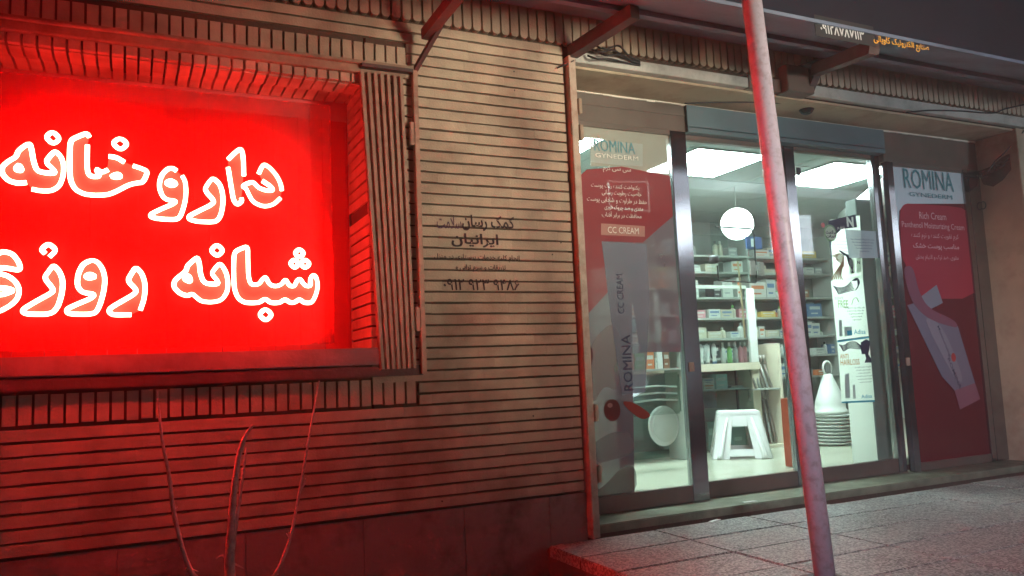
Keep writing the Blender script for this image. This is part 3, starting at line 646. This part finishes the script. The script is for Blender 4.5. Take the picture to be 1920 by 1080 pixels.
c = at(1543, 422, FY+.046); m2 = MB(); m2.slab(disc(c, .018, 0), FY+.045, FY+.0465); tag(m2.build('small_sticker', mat('red_ink', (.5, .12, .12), .5), loc=tuple(c)), 'tiny red round sticker just above the green rimmed one', 'sticker')

# ================================================================== inside the shop
LIGHTE = emit('light_panel', (.80, 1.0, .95), 48)
for i, (x0, x1, yb) in enumerate(((2.30, 3.06, 1.66), (3.92, 4.61, 1.66), (5.36, 6.08, 1.7), (.8, 1.5, 1.66))):  # last panel is an unseen extra, added to brighten the room
    t = thing('ceiling_light', ['square ceiling light panel above the left fixed glass', 'square ceiling light panel seen through the left sliding door', 'square ceiling light panel seen through the right sliding door', 'square ceiling light panel added out of view behind the brick wall'][i], 'ceiling light', ((x0+x1)/2, 1.3, 3.03), 'square light panels in the shop ceiling')
    mb = MB(); mb.box(x0, x1, .98, yb, 3.030, 3.038); mb.build('diffuser', LIGHTE, t)
    mb = MB(); mb.box(x0-.02, x1+.02, .96, yb+.02, 3.0385, 3.0435); mb.build('light_frame', WHITE, t)
# globe lamp
gc = at(1382, 420, 1.95)
t = thing('globe_lamp', 'round white glowing globe lamp hanging over the counter', 'lamp', (gc.x, gc.y, gc.z-.12))
mb = MB(); R_ = .150; mb.lathe(gc, [(R_*math.sin(math.pi*k_/14)+.0005, -R_*math.cos(math.pi*k_/14)) for k_ in range(15)], 28); mb.build('globe', emit('globe_glow', (.95, 1.0, .97), 6), t, smooth=True)
mb = MB(); mb.tube([gc+Vector((0, 0, R_)), Vector((gc.x, gc.y, 3.04))], .0025, 8); mb.build('hanging_cord', SHELF, t)

def ordn(i): return ['first', 'second', 'third', 'fourth', 'fifth', 'sixth', 'seventh', 'eighth', 'ninth', 'tenth', 'eleventh', 'twelfth', 'thirteenth', 'fourteenth', 'fifteenth', 'sixteenth', 'seventeenth', 'eighteenth', 'nineteenth', 'twentieth', 'twenty first', 'twenty second', 'twenty third', 'twenty fourth', 'twenty fifth', 'twenty sixth', 'twenty seventh', 'twenty eighth', 'twenty ninth', 'thirtieth'][i]
PAL = {'white': (.52, .57, .52), 'cream': (.46, .45, .34), 'green': (.16, .44, .14), 'orange': (.52, .17, .06), 'blue': (.10, .19, .34), 'grey': (.30, .34, .33), 'brown': (.26, .13, .07), 'pink': (.52, .22, .26), 'yellow': (.60, .46, .12), 'black': (.03, .03, .035), 'teal': (.30, .55, .50)}
pm = {k_: mat('pack_'+k_, v, .45, var=.06) for k_, v in PAL.items()}
WT = ['white']*13+['cream']*6+['green', 'orange', 'orange', 'blue', 'grey', 'grey', 'brown', 'pink', 'yellow', 'black']
def carton(x, y, z, w_, d_, h_, col, label, grp):
    m2 = MB(); m2.box(x, x+w_, y, y+d_, z, z+h_, 0); c2 = 'blue' if col in ('white', 'cream') and random.random() < .4 else 'orange' if col == 'white' and random.random() < .5 else 'white' if col != 'white' else 'grey'
    m2.box(x+w_*.12, x+w_*.88, y-.0012, y-.0002, z+h_*.55, z+h_*.78, 1)
    m2.box(x+w_*.2, x+w_*.7, y-.0012, y-.0002, z+h_*.2, z+h_*.3, 1)
    tag(m2.build('carton', [pm[col], pm[c2]], loc=(x+w_/2, y+d_/2, z)), label, 'box', grp)
def bottle(x, y, z, r, h_, col, cap, label, grp, cat='bottle', sx=1, sy=1):
    t = thing('bottle', label, cat, (x, y, z), grp)
    m2 = MB(); m2.lathe((x, y, z), [(r*.92, 0), (r, .008), (r, h_*.62), (r*.8, h_*.72), (r*.36, h_*.78), (r*.36, h_*.84)], 14, 0, sx, sy); m2.build('body', pm[col] if isinstance(col, str) else col, t, smooth=True)
    m2 = MB(); m2.lathe((x, y, z), [(r*.44, h_*.82), (r*.44, h_), (r*.4, h_+.002)], 12); m2.build('cap', pm[cap] if isinstance(cap, str) else cap, t, smooth=True)
SY = 3.0
levels = [at(1330, p, SY).z for p in (672, 634, 596, 557, 509, 478)]
levels = [levels[0]-.24, levels[0]] + levels[1:]
SU = thing('wall_rack', 'long pale shelving rack along the back wall full of medicine packs', 'shelving', (7.2, SY+.15, .63))
SX0, SX1 = 4.9, 10.0
for zl in levels: mb = MB(); mb.box(SX0, SX1, SY, SY+.30, zl-.022, zl); mb.build('shelf', SHELF, SU, bevel=.002)
for xx in (4.9, 6.15, 7.4, 8.65, 9.98): mb = MB(); mb.box(xx, xx+.02, SY+.002, SY+.30, .632, levels[-1]+.28); mb.build('upright', SHELF, SU)
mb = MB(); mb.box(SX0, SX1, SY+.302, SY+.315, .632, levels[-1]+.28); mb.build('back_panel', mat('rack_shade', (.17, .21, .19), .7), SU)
rs = ['lowest', 'second lowest', 'third', 'fourth', 'fifth', 'sixth', 'topmost']
for li, zl in enumerate(levels):
    H = (levels[li+1]-zl-.03) if li+1 < len(levels) else .24
    x = 4.96; n = 0
    while x < 9.85 and n < 30:
        w_ = random.uniform(.06, .24)
        if any(x < u < x+w_ or x < u+.02 < x+w_ for u in (6.15, 7.4, 8.65)): x += .03; continue
        if random.random() < .22: x += w_*random.uniform(.3, 1.2); continue
        h_ = H*random.uniform(.28, .95); col = random.choice(WT); lab = '%s shelf of the back rack' % rs[li]
        if random.random() < .28:
            r = random.uniform(.024, .036); bottle(x+r, SY+.06+r, zl+.001, r, min(h_, .17), col, random.choice(['white', 'white', 'black', 'green']), '%s bottle, %s pack from left on %s' % (col, ordn(n), lab), 'medicine packs on the back rack'); x += 2*r+.008
        else: carton(x, SY+random.uniform(.01, .05), zl+.001, w_, .14, h_, col, '%s carton, %s pack from left on %s' % (col, ordn(n), lab), 'medicine packs on the back rack'); x += w_+random.uniform(.004, .03)
        n += 1
# counter
CY = 1.85
ct = at(1300, 684, CY).z; cxl = 3.5; cxr = at(1424, 700, CY).x; th = at(1360, 683, CY).z-at(1360, 697, CY).z
CT = thing('counter', 'cream framed display counter with grey glass front', 'counter', ((cxl+cxr)/2, CY+.3, .63))
mb = MB(); mb.box(cxl, cxr, CY-.02, CY+.60, ct-th, ct); mb.build('counter_top', CREAM, CT, bevel=.004)
mb = MB(); mb.box(cxr-.085, cxr, CY, CY+.58, .632, ct-th); mb.build('leg', CREAM, CT, bevel=.003)
mb = MB(); mb.box(cxl, cxl+.085, CY, CY+.58, .632, ct-th); mb.build('leg', CREAM, CT, bevel=.003)
mb = MB(); mb.box(cxl+.085, cxr-.085, CY+.52, CY+.56, .632, ct-th); mb.build('back_panel', mat('case_back', (.36, .44, .44), .6), CT)
mb = MB(); zs = ct-th-.16; mb.box(cxl+.085, cxr-.085, CY+.03, CY+.3, zs-.01, zs); mb.build('inner_shelf', SHELF, CT)
mb = MB(); mb.box(cxl+.085, cxr-.085, CY+.01, CY+.016, .632, ct-th); mb.build('glass_front', GLASS2, CT)
for i, (px, py, w_, h_, col) in enumerate(((1322, 716, .16, .055, 'white'), (1322, 722, .16, .05, 'white'), (1350, 720, .16, .13, 'green'))):
    p = at(px, py, CY+.1)
for i, (x, z, w_, d_, h_, col, la) in enumerate(((cxr-.56, zs+.001, .12, .2, .05, 'white', 'flat white carton on the inner shelf of the cream counter'), (cxr-.56, zs+.054, .12, .2, .045, 'white', 'thin white carton stacked on another inside the cream counter'), (cxr-.42, zs+.001, .13, .2, .13, 'teal', 'pale teal carton inside the cream counter'), (cxr-.25, zs+.001, .14, .2, .02, 'grey', 'flat grey carton on the inner counter shelf'), (cxr-.55, .634, .1, .2, .25, 'grey', 'tall grey carton on the floor of the counter case'), (cxr-.42, .634, .11, .2, .36, 'white', 'tall white carton on the floor of the counter case'), (cxr-.29, .634, .17, .2, .33, 'grey', 'wide grey carton on the floor of the counter case'))):
    carton(x, CY+.1, z, w_, d_, h_, col, la, None)
# tall white post and glass screen on counter
pa = at(1395, 541, CY+.02); pb = at(1423, 683, CY+.02)
GS = thing('counter_screen', 'glass screen with white end post standing on the counter', 'screen', (pb.x, CY+.03, ct))
wpost = at(1408, 541, CY).x-at(1394, 541, CY).x
mb = MB(); mb.box(pb.x-wpost-.012, pb.x-.012, CY+.0, CY+.03, ct+.001, pa.z); mb.build('end_post', WHITE, GS, bevel=.002)
mb = MB(); mb.box(cxl, pb.x-wpost-.014, CY+.01, CY+.016, ct+.001, pa.z); mb.build('screen_glass', GLASS, GS)
mb = MB(); mb.box(cxl, pb.x-wpost-.014, CY+.0, CY+.03, pa.z-.004, pa.z+.026); mb.build('top_edge', SHELF, GS)
mb = MB(); zq = at(1390, 634, CY).z; mb.box(cxl, pb.x-wpost-.014, CY+.02, CY+.2, zq-.012, zq); mb.build('screen_shelf', SHELF, GS)
# second white post seen through the left film
pc = at(1237, 541, 1.5); pd = at(1253, 686, 1.5)
mb = MB(); mb.box(pd.x-.05, pd.x, 1.57, 1.60, at(1220, 692, 1.5).z+.001, pc.z+.01); tag(mb.build('white_upright', WHITE, loc=(pd.x, 1.57, at(1220, 692, 1.5).z), bevel=.002), 'white upright board seen through the cream film of the left glass', 'post')
# bottles on counter
cl = mat('clear_cap', (.5, .56, .54), .2, var=.02)
for i, px in enumerate((1315, 1327, 1340)):
    p = at(px, 680, CY+.06); t = thing('bottle', ['white waisted lotion bottle, leftmost on the counter', 'white waisted lotion bottle, second from left on the counter', 'white waisted lotion bottle with blue foot on the counter'][i], 'bottle', (p.x, p.y, ct+.001), 'lotion bottles on the counter')
    mb = MB(); mb.lathe((p.x, p.y, ct+.001), [(.020, 0), (.022, .01), (.020, .03), (.017, .05), (.026, .10), (.027, .13), (.020, .165), (.008, .18)], 14, 0, 1, .6); mb.build('body', WHITE, t, smooth=True)
    mb = MB(); mb.lathe((p.x, p.y, ct+.0005), [(.024, 0), (.024, .018), (.021, .022)], 14, 0, 1, .65); mb.build('foot', pm['white' if i < 2 else 'blue'], t, smooth=True)
for px, col, cap, la in ((1357, 'white', 'white', 'slim white lotion bottle between clear and green ones'), (1369, 'green', cl, 'green shampoo bottle on the counter with pale cap'), (1380, 'grey', cl, 'grey purple shampoo bottle beside the green one'), (1390, 'pink', cl, 'pink shampoo bottle left of the last pair on the counter'), (1398, 'pink', cl, 'rightmost pink shampoo bottle beside the white screen post')):
    p = at(px, 680, CY+.07); bottle(p.x, p.y, ct+.001, .022, .185, col, cap, la, 'shampoo bottles on the counter')
# register frame and camera lock hanging behind left leaf
HY = 1.2
HS = thing('acrylic_box', 'clear acrylic box with dark edges, latch and camera near the globe lamp', 'acrylic box', tuple(at(1380, 525, HY)))
edge = mat('acrylic_edge', (.02, .025, .025), .3)
mb = MB(); mb.tube([at(*q, HY) for q in ((1342,425),(1408,429),(1414,440),(1418,520),(1417,530),(1347,526),(1345,498))], .0065, 6); mb.build('dark_edge', edge, HS)
mb = MB(); q = [at(*c2, HY) for c2 in ((1332,416),(1412,424),(1418,528),(1336,524))]; mb.slab([(v.x, v.z) for v in q], HY+.004, HY+.007); mb.build('clear_panel', glass('acrylic', (.90, .95, .94), .05), HS)
mb = MB(); c = at(1338, 489, HY-.01); mb.lathe((c.x, c.y, c.z-.02), [(.034, 0), (.042, .01), (.042, .045), (.028, .06)], 16); mb.build('camera_knob', BLACK, HS, smooth=True)
mb = MB(); p = at(1405, 489, HY-.012); q = at(1417, 516, HY-.012); mb.box(p.x, q.x, HY-.02, HY-.005, q.z, p.z); p = at(1421, 491, HY-.012); q = at(1433, 517, HY-.012); mb.box(p.x, q.x, HY-.02, HY-.005, q.z, p.z); p = at(1413, 497, HY-.02); q = at(1420, 508, HY-.02); mb.box(p.x, q.x, HY-.026, HY-.021, q.z, p.z); mb.build('latch_plate', STONE, HS, bevel=.002)
p = at(1399, 443, HY+.1); q = at(1429, 467, HY+.1)
t = thing('blue_card', 'small dark blue card with a white figure beside the globe lamp', 'card', (p.x, HY+.1, q.z)); mb = MB(); mb.box(p.x, q.x, HY+.1, HY+.115, q.z, p.z); mb.build('card', mat('navy_card', (.04, .09, .24), .5), t)
mb = MB(); T(mb, '1', 1411, 455, 6, 15, HY+.098, bold=.04); mb.build('white_figure', WHITE, t)
mb = MB(); mb.tube([at(1383, 490, HY+.1), at(1389, 540, HY+.1), at(1397, 634, HY+.1)], .008, 8); tag(mb.build('thin_rod', mat('brass', (.5, .42, .26), .3, .6), loc=tuple(at(1397, 634, HY+.1))), 'thin pale vertical rod behind the acrylic box', 'rod')
# stool
sp = at(1387, 770, 1.42); S0 = Vector((sp.x, 1.45, .631))
hS = sp.z-.631
STL = thing('stool', 'white plastic step stool with splayed legs standing inside the doorway', 'stool', tuple(S0))
yaw = rad(-36); ca, sa = math.cos(yaw), math.sin(yaw)
def SP(x, y, z): return Vector((S0.x+x*ca-y*sa, S0.y+x*sa+y*ca, S0.z+z))
wt = (at(1417, 772, 1.42).x-at(1334, 772, 1.42).x)*.37; wb = wt*1.38
mb = MB(); th_ = .03
mb.hexa([SP(-wt, -wt*.8, hS-th_), SP(wt, -wt*.8, hS-th_), SP(wt, wt*.8, hS-th_), SP(-wt, wt*.8, hS-th_), SP(-wt*.97, -wt*.77, hS), SP(wt*.97, -wt*.77, hS), SP(wt*.97, wt*.77, hS), SP(-wt*.97, wt*.77, hS)])
mb.build('seat', WHITE, STL, bevel=.008)
def panel(sgn, axis):       # an outward sloping side with an arch cut-out
    m2 = MB()
    def q(u, v, o=0):       # u across -1..1, v down 0..1
        W = wt+(wb-wt)*v; D = (wt+(wb-wt)*v)*.8
        if axis == 'x': return SP(u*W, sgn*(D-o), hS-th_-v*(hS-th_))
        return SP(sgn*(W-o), u*D, hS-th_-v*(hS-th_))
    cells = [(-1, -.30, -1, -.42, 0, 1), (.30, 1, .42, 1, 0, 1)]
    t_ = .012
    def cell(u0, u1, u0b, u1b, v0, v1):
        m2.hexa([q(u0b, v1), q(u1b, v1), q(u1b, v1, t_), q(u0b, v1, t_), q(u0, v0), q(u1, v0), q(u1, v0, t_), q(u0, v0, t_)])
    for c_ in cells: cell(*c_)
    cell(-.30, .30, -.325, .325, 0, .26)
    cell(-.40, .40, -.41, .41, .78, .94)
    return m2
for sgn in (-1, 1): panel(sgn, 'x').build('side', WHITE, STL, bevel=.004); panel(sgn, 'y').build('side', WHITE, STL, bevel=.004)
for sx in (-1, 1):
    for sy in (-1, 1):
        mb = MB(); mb.tube([SP(sx*wt*.55, sy*wt*.80*1.0, hS-.05), SP(sx*wb*.72, sy*wb*.82, .03), SP(sx*wb*.74, sy*wb*.83, .004)], [.008, .020, .024], 12); mb.build('leg_rib', WHITE, STL, smooth=True)
# narrow rack with wrapped sticks
ky = 1.75; kx0 = at(1427, 760, ky).x; kx1 = at(1466, 760, ky).x
KR = thing('narrow_rack', 'narrow rack holding dark wrapped sticks right of the counter', 'rack', ((kx0+kx1)/2, ky+.1, .63))
mb = MB(); mb.box(kx0, kx1, ky, ky+.3, .632, .66); mb.build('base', CREAM, KR); zk = at(1445, 728, ky).z
mb = MB(); mb.box(kx0, kx1, ky, ky+.3, zk-.012, zk); mb.build('shelf', SHELF, KR)
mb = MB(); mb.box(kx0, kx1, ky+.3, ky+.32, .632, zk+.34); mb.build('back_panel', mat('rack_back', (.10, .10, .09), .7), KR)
mb = MB(); mb.box(kx1, kx1+.03, ky, ky+.32, .632, zk+.40); mb.build('side_panel', CREAM, KR)
stick = mat('wrapped_stick', (.22, .20, .17), .3, var=.4, scale=20); stick2 = mat('pale_wrap', (.42, .44, .42), .25, var=.3, scale=20)
for i in range(5):
    xx = kx0+.03+i*(kx1-kx0-.06)/4; m_ = stick if i % 2 == 0 else stick2
    for lo, hi, la in ((.662, zk-.02, 'lower'), (zk+.002, zk+.30, 'upper')):
        t = thing('wrapped_stick', '%s %s stick from the left in the %s half of the narrow rack' % ('dark' if i % 2 == 0 else 'pale', ordn(i), la), 'stick', (xx, ky+.1, lo), 'sticks in the narrow rack')
        mb = MB(); mb.tube([(xx, ky+.08, lo), (xx+random.uniform(-.02, .02), ky+.15, hi-.08)], .012, 8); mb.build('shaft', m_, t, smooth=True)
        mb = MB(); mb.tube([(xx+random.uniform(-.01, .01), ky+.15, hi-.085), (xx, ky+.16, hi)], .02, 8); mb.build('handle', stick, t, smooth=True)
# orange box near door
p = at(1462, 747, .74); q = at(1500, 893, .62)
mb = MB(); mb.box(p.x, q.x+.08, .60, .74, .632, p.z); tag(mb.build('orange_bin', mat('orange_plastic', (.30, .05, .02), .45), loc=(p.x, .7, .632), bevel=.006), 'tall orange brown plastic bin just inside the doors', 'bin')
# toilet seat in packaging, seen through left film
ty = 1.2; c = at(1246, 797, ty)
TS = thing('toilet_seat', 'white oval toilet seat leaning upright behind the left glass', 'toilet seat', (c.x, ty, c.z-.16))
def oval(rx, rz, n=36): return [(c.x+rx*math.cos(2*math.pi*k_/n), c.z+rz*math.sin(2*math.pi*k_/n)*(1.0 if math.sin(2*math.pi*k_/n) < 0 else .92)) for k_ in range(n)]
mb = MB(); mb.slab(oval(.138, .155), ty, ty+.02); mb.build('seat_ring', WHITE, TS, bevel=.006); mb = MB(); mb.slab(oval(.112, .125), ty-.014, ty-.002); mb.build('lid', mat('seat_lid', (.62, .68, .62), .35), TS, bevel=.005)
p = at(1186, 702, ty-.05); q = at(1282, 775, ty-.05)
t = thing('blister_pack', 'clear plastic packaging tray above the toilet seat', 'packaging', (p.x, ty, q.z)); mb = MB(); mb.box(p.x, q.x, ty-.04, ty+.10, q.z, p.z); mb.build('clear_shell', glass('shell', (.80, .88, .85), .22, .12), t, bevel=.015)
mb = MB(); zz = (p.z+q.z)/2
for k_ in range(3): mb.tube([(p.x+.02, ty-.02, zz-.05+k_*.05), ((p.x+q.x)/2, ty-.035, zz-.04+k_*.05), (q.x-.03, ty-.02, zz-.055+k_*.05)], .008, 8)
mb.build('moulded_rib', mat('shiny_rib', (.55, .62, .58), .15), t, smooth=True)
LR = thing('low_rack', 'pale two tier rack behind the left film with packs on it', 'shelving', (at(1230, 692, 1.35).x, 1.5, .63))
xa, xb = at(1150, 600, 1.5).x, at(1262, 600, 1.5).x+.12
for zl in (at(1220, 692, 1.5).z, at(1220, 640, 1.5).z, at(1220, 590, 1.5).z, at(1220, 538, 1.5).z): mb = MB(); mb.box(xa, xb, 1.56, 1.8, zl-.015, zl); mb.build('shelf', SHELF, LR)
mb = MB(); mb.box(xa, xa+.02, 1.56, 1.8, .632, at(1220, 500, 1.5).z); mb.build('upright', SHELF, LR); mb = MB(); mb.box(xb-.02, xb, 1.56, 1.8, .632, at(1220, 500, 1.5).z); mb.build('upright', SHELF, LR)
n = 0
for li, py in enumerate((692, 640, 590, 538)):
    zl = at(1220, py, 1.5).z+.001; x = xa+.03; n = 0
    while x < xb-.12:
        w_ = random.uniform(.05, .10); col = random.choice(['white', 'orange', 'brown', 'green', 'cream', 'white', 'pink']); carton(x, 1.58, zl, w_, .1, random.uniform(.07, .14), col, '%s carton, %s from left on %s tier behind the left film' % (col, ordn(n), ['lowest', 'second', 'third', 'top'][li]), 'packs behind the left film'); x += w_+.008; n += 1
# reflected outline in the left glass, built as a glowing loop
t = thing('reflection_outline', 'pale glowing rectangle standing for a reflection behind the left film', 'reflection', tuple(at(1180, 398, 1.3)))
mb = MB(); mb.tube([at(*q, 1.3) for q in ((1142,340),(1214,342),(1218,396),(1143,390))], .010, 4, True); mb.build('outline_edge', emit('reflection_glow', (.8, 1, .85), .35), t)
# stack seen through right leaf
sy_ = 1.55; c = at(1563, 800, sy_)
zb_ = .632; SX = c.x
n = 9; zt_ = at(1563, 776, sy_).z; dh = (zt_-zb_)/n
for i in range(n):
    mb = MB(); zz = zb_+i*dh; mb.lathe((SX, sy_, zz), [(.125, 0), (.145, dh*.25), (.165, dh*.62), (.172, dh*.80), (.165, dh*.90), (.12, dh*.92)], 28)
    tag(mb.build('plastic_basin', WHITE, loc=(SX, sy_, zz), smooth=True), 'white plastic basin, %s from the floor in the stack behind the right door' % ordn(i), 'basin', 'stacked white basins')
zz = zt_+.001; t = thing('tapered_jug', 'tall tapered white plastic jug on top of the basin stack', 'jug', (SX-.02, sy_, zz)); Hj = at(1548, 702, sy_).z-zz
mb = MB(); mb.lathe((SX-.02, sy_, zz), [(.150, 0), (.152, .03), (.132, .045), (.130, .09), (.122, Hj*.35), (.098, Hj*.55), (.072, Hj*.75), (.046, Hj*.92), (.036, Hj)], 28); mb.build('body', WHITE, t, smooth=True)
mb = MB(); j = Vector((SX-.02, sy_, zz+Hj)); mb.tube([j+Vector((.05*math.cos(a_), 0, .055+.06*math.sin(a_))) for a_ in [k_*math.pi/8 for k_ in range(16)]], .010, 8, True); mb.build('ring_handle', WHITE, t, smooth=True)
mb = MB(); mb.box(j.x-.03, j.x+.03, sy_-.012, sy_+.012, j.z+.01, j.z+.09); mb.build('hang_tag', mat('tag_grey', (.18, .2, .2), .5), t)
# grey partition
p = at(1641, 600, .52); q = at(1706, 600, .52)
mb = MB(); mb.box(at(1628, 600, .5).x, 5.22, .52, .62, .632, at(1640, 374, .5).z); tag(mb.build('partition_panel', mat('partition', (.13, .165, .155), .6, var=.08, scale=2), loc=(p.x, .5, .632), bevel=.004), 'grey green upright partition right of the posters', 'partition')
c = at(1640, 372, 1.3)
mb = MB(); mb.tube([at(1590, 410, 1.9), at(1668, 350, .9)], .10, 20); tag(mb.build('duct', mat('duct_white', (.75, .8, .78), .4), loc=tuple(at(1590, 410, 1.9)), smooth=True), 'fat white duct under the ceiling above the posters', 'duct')

# ================================================================== cables and small fittings
def cable(pts, r, label, m_=BLACK, name='cable', cat='cable'):
    mb = MB(); p = [Vector(q) for q in pts]; out = []
    for i in range(len(p)-1):
        p0_, p1_, p2_, p3_ = p[max(i-1, 0)], p[i], p[i+1], p[min(i+2, len(p)-1)]
        for k_ in range(6):
            t_ = k_/6; out.append(.5*((2*p1_)+(p2_-p0_)*t_+(2*p0_-5*p1_+4*p2_-p3_)*t_*t_+(3*p1_-p0_-3*p2_+p3_)*t_**3))
    out.append(p[-1]); mb.tube(out, r, 6); return tag(mb.build(name, m_, loc=tuple(p[0]), smooth=True), label, cat)
cable([at(a, b2, .12) for a, b2 in ((1284,194),(1340,192),(1420,192),(1500,194),(1560,192),(1620,205),(1660,212),(1700,210))], .005, 'black cable running along the soffit above the sliding doors')
cable([at(a, b2, -.03) for a, b2 in ((1700,211),(1740,207),(1800,208),(1860,212),(1885,204),(1921,196))], .0055, 'black cable looping over the pale strip at the right end')
cable([at(a, b2, .05) for a, b2 in ((1560,195),(1600,200),(1640,208),(1690,214))], .004, 'thin second cable sagging below the pale strip')
cable([at(1921, 244, -.01), at(1885, 285, .08), at(1868, 300, .15), at(1850, 325, .2)], .006, 'dark wire slanting down the right jamb to the torn hole')
for i, (dx, dy) in enumerate(((0, 0), (14, 6), (-6, 12), (10, -6))):
    cable([at(1108+dx, 92+dy, -.05), at(1125+dx, 98+dy, -.09), at(1150+dx, 94+dy*1.4, -.08), at(1172+dx*.6, 108+dy*.7, -.05), at(1200, 118+dy*.4, -.03)], .006, ['lowest dark wire tangled', 'upper dark wire tangled', 'left dark wire tangled', 'topmost dark wire tangled'][i]+' by the second awning strut', name='tangled_wire')
cable([at(1080, 112, -.02), at(1066, 118, -.035), at(1058, 122, -.03), at(1044, 128, -.01)], .004, 'short wire end poking out beside the corner post top', name='wire_end')
c = at(1512, 204, .16)
t = thing('security_camera', 'small black dome camera under the soffit above the doors', 'camera', (c.x, c.y, c.z))
mb = MB(); mb.lathe((c.x, c.y, c.z-.04), [(.012, 0), (.035, .008), (.05, .03), (.055, .05), (.055, .07)], 20); mb.build('dome', mat('dome_black', (.02, .02, .025), .12), t, smooth=True)
mb = MB(); mb.tube([(c.x, c.y, c.z+.03), (c.x, c.y, 3.117)], .012, 8); mb.build('stem', BLACK, t)
# torn hole in right jamb with wires (reveal plane x = 6.245)
def onrev(px, py):           # where the survey ray meets the right reveal
    d_ = _f + CR*((px-960)/FPX) - CU*((py-540)/FPX); return CAM + d_*((6.240-CAM.x)/d_.x)
hp = [(1832,322),(1858,312),(1878,295),(1893,288),(1896,318),(1880,338),(1862,350),(1844,346)]
mb = MB(); ps = [onrev(a, b2) for a, b2 in hp]; n = len(ps); b0 = len(mb.v); mb.v += [Vector((6.2425, p.y, p.z)) for p in ps]+[Vector((6.2405, p.y, p.z)) for p in ps]; mb.face(range(b0, b0+n)); mb.face(list(range(b0+n, b0+2*n))[::-1])
for i in range(n): mb.face((b0+i, b0+(i+1) % n, b0+n+(i+1) % n, b0+n+i))
mb.build('torn_hole', MORTAR, BL)
for i in range(6):
    p = onrev(1836+i*8, 335-i*5); e_ = Vector((-random.uniform(.02, .05), 0, 0))
    cable([p+Vector((-.002, 0, 0)), p+e_+Vector((0, -.02, .02)), p+e_*1.3+Vector((0, -.05, random.uniform(-.03, .03))), p+e_*.6+Vector((0, -.09, random.uniform(-.02, .05)))], .005, '%s loose wire end from the left at the torn hole in the jamb' % ordn(i), name='loose_wire')
p = onrev(1845, 385); cable([p+Vector((-.01, .022*math.cos(a_), .03*math.sin(a_))) for a_ in [k_*math.pi/4 for k_ in range(8)]], .004, 'small dark wire ring on the right jamb below the hole', name='wire_ring', cat='wire')
p = onrev(1849, 300); q = onrev(1864, 290)
# ================================================================== bare shrub
SH = thing('bare_shrub', 'leafless shrub with long upright stems in front of the wall base', 'shrub', (.38, -.5, 0))
def stem(pts, r0, r1, name='stem', Y=-.5):
    pp = smooth_path(pts, 0, 2); n = len(pp); mb = MB(); mb.tube([at(a, b2, Y) for a, b2 in pp], [1.25*(r0+(r1-r0)*i/(n-1)) for i in range(n)], 8); return mb.build(name, BARK, SH, smooth=True)
stem([(420,1160),(385,1105),(350,1062),(325,960),(316,880),(306,840),(299,780),(295,734)], .009, .0025)
stem([(430,1170),(432,1100),(430,1040),(432,1010),(437,930),(447,855),(458,820),(474,797)], .019, .004, 'main_stem', -.5)
stem([(436,1030),(442,985),(450,930),(456,885),(462,840)], .007, .003, Y=-.49)
stem([(440,1165),(490,1110),(522,1070),(545,1010),(562,920),(576,840),(590,760),(599,714)], .008, .0022)
for pts in ([(316,880),(310,868),(308,858)], [(447,855),(440,842)], [(562,920),(571,908),(573,896)], [(437,930),(428,918)], [(325,960),(333,950)], [(545,1010),(537,1000)], [(576,840),(570,830)], [(430,1050),(415,1040),(405,1048)], [(434,1055),(446,1060),(457,1066)], [(430,1035),(422,1036)], [(352,1065),(372,1072)], [(522,1075),(512,1083)]): stem(pts, .004, .0015, 'twig')
for px, py, r in ((430, 1048, .017), (432, 1060, .016), (352, 1066, .008)):
    c = at(px, py, -.5); mb = MB(); mb.lathe((c.x, c.y, c.z-r), [(r*.3, 0), (r*.85, r*.5), (r, r), (r*.8, r*1.6), (r*.3, r*2)], 8); mb.build('knot', BARK, SH, smooth=True)
c0 = at(430, 1100, -.5)
mb = MB(); mb.lathe((c0.x, -.5, -.002), [(.02, 0), (.028, .05), (.018, .2), (.014, c0.z-.03)], 10); mb.build('trunk', BARK, SH, smooth=True)
for (x_, y_, z_, a_, la) in ((3.02, -.035, .5045, .3, 'scrap of white paper lying against the step below the left leaf'), (3.42, .12, .549, -.1, 'short white strip lying on the stone threshold')):
    mb = MB(); ca_, sa_ = math.cos(a_), math.sin(a_); L_, W_ = .05, .014
    mb.hexa([(x_+u*ca_-v*sa_, y_+u*sa_+v*ca_, z_+h) for h in (0, .003) for u, v in ((-L_, -W_), (L_, -W_*.7), (L_*.8, W_), (-L_*.9, W_*.8))]); tag(mb.build('paper_scrap', WHITE, loc=(x_, y_, z_)), la, 'litter')

# unseen building opposite; glowing panels added for fill light and frame highlights
OS = thing('opposite_shop', 'unseen dark building across the street carrying added glowing panels', 'building', (13, -12, 0))
mb = MB(); mb.box(0, 30, -13, -12, 0, 7); mb.build('wall', PLASTER, OS)
mb = MB(); mb.box(5, 26, -11.98, -11.8, 6.0, 6.6); mb.build('fill_panel', emit('fill_white', (.78, .88, 1.0), 2.0), OS)
for x_ in (12.75, 16.25, 17.0, 20.6, 24.1):
    mb = MB(); mb.box(x_-.36, x_+.36, -11.98, -11.9, 4.35, 5.45); mb.build('highlight_panel', emit('highlight_white', (.80, .90, 1.0), 11), OS)
HZ = bpy.data.materials.new('glare_haze'); HZ.use_nodes = True; n = HZ.node_tree.nodes; n.remove(n['Principled BSDF'])  # volume added to imitate veiling glare around the bright sources
v = n.new('ShaderNodeVolumePrincipled'); v.inputs['Color'].default_value = (.9, .9, .9, 1); v.inputs['Density'].default_value = .011; v.inputs['Anisotropy'].default_value = 0
HZ.node_tree.links.new(v.outputs[0], n['Material Output'].inputs['Volume'])
mb = MB(); mb.box(-42, 42, -42, 42, -1.3, 8); o = mb.build('glare_volume', HZ); o['kind'] = 'stuff'
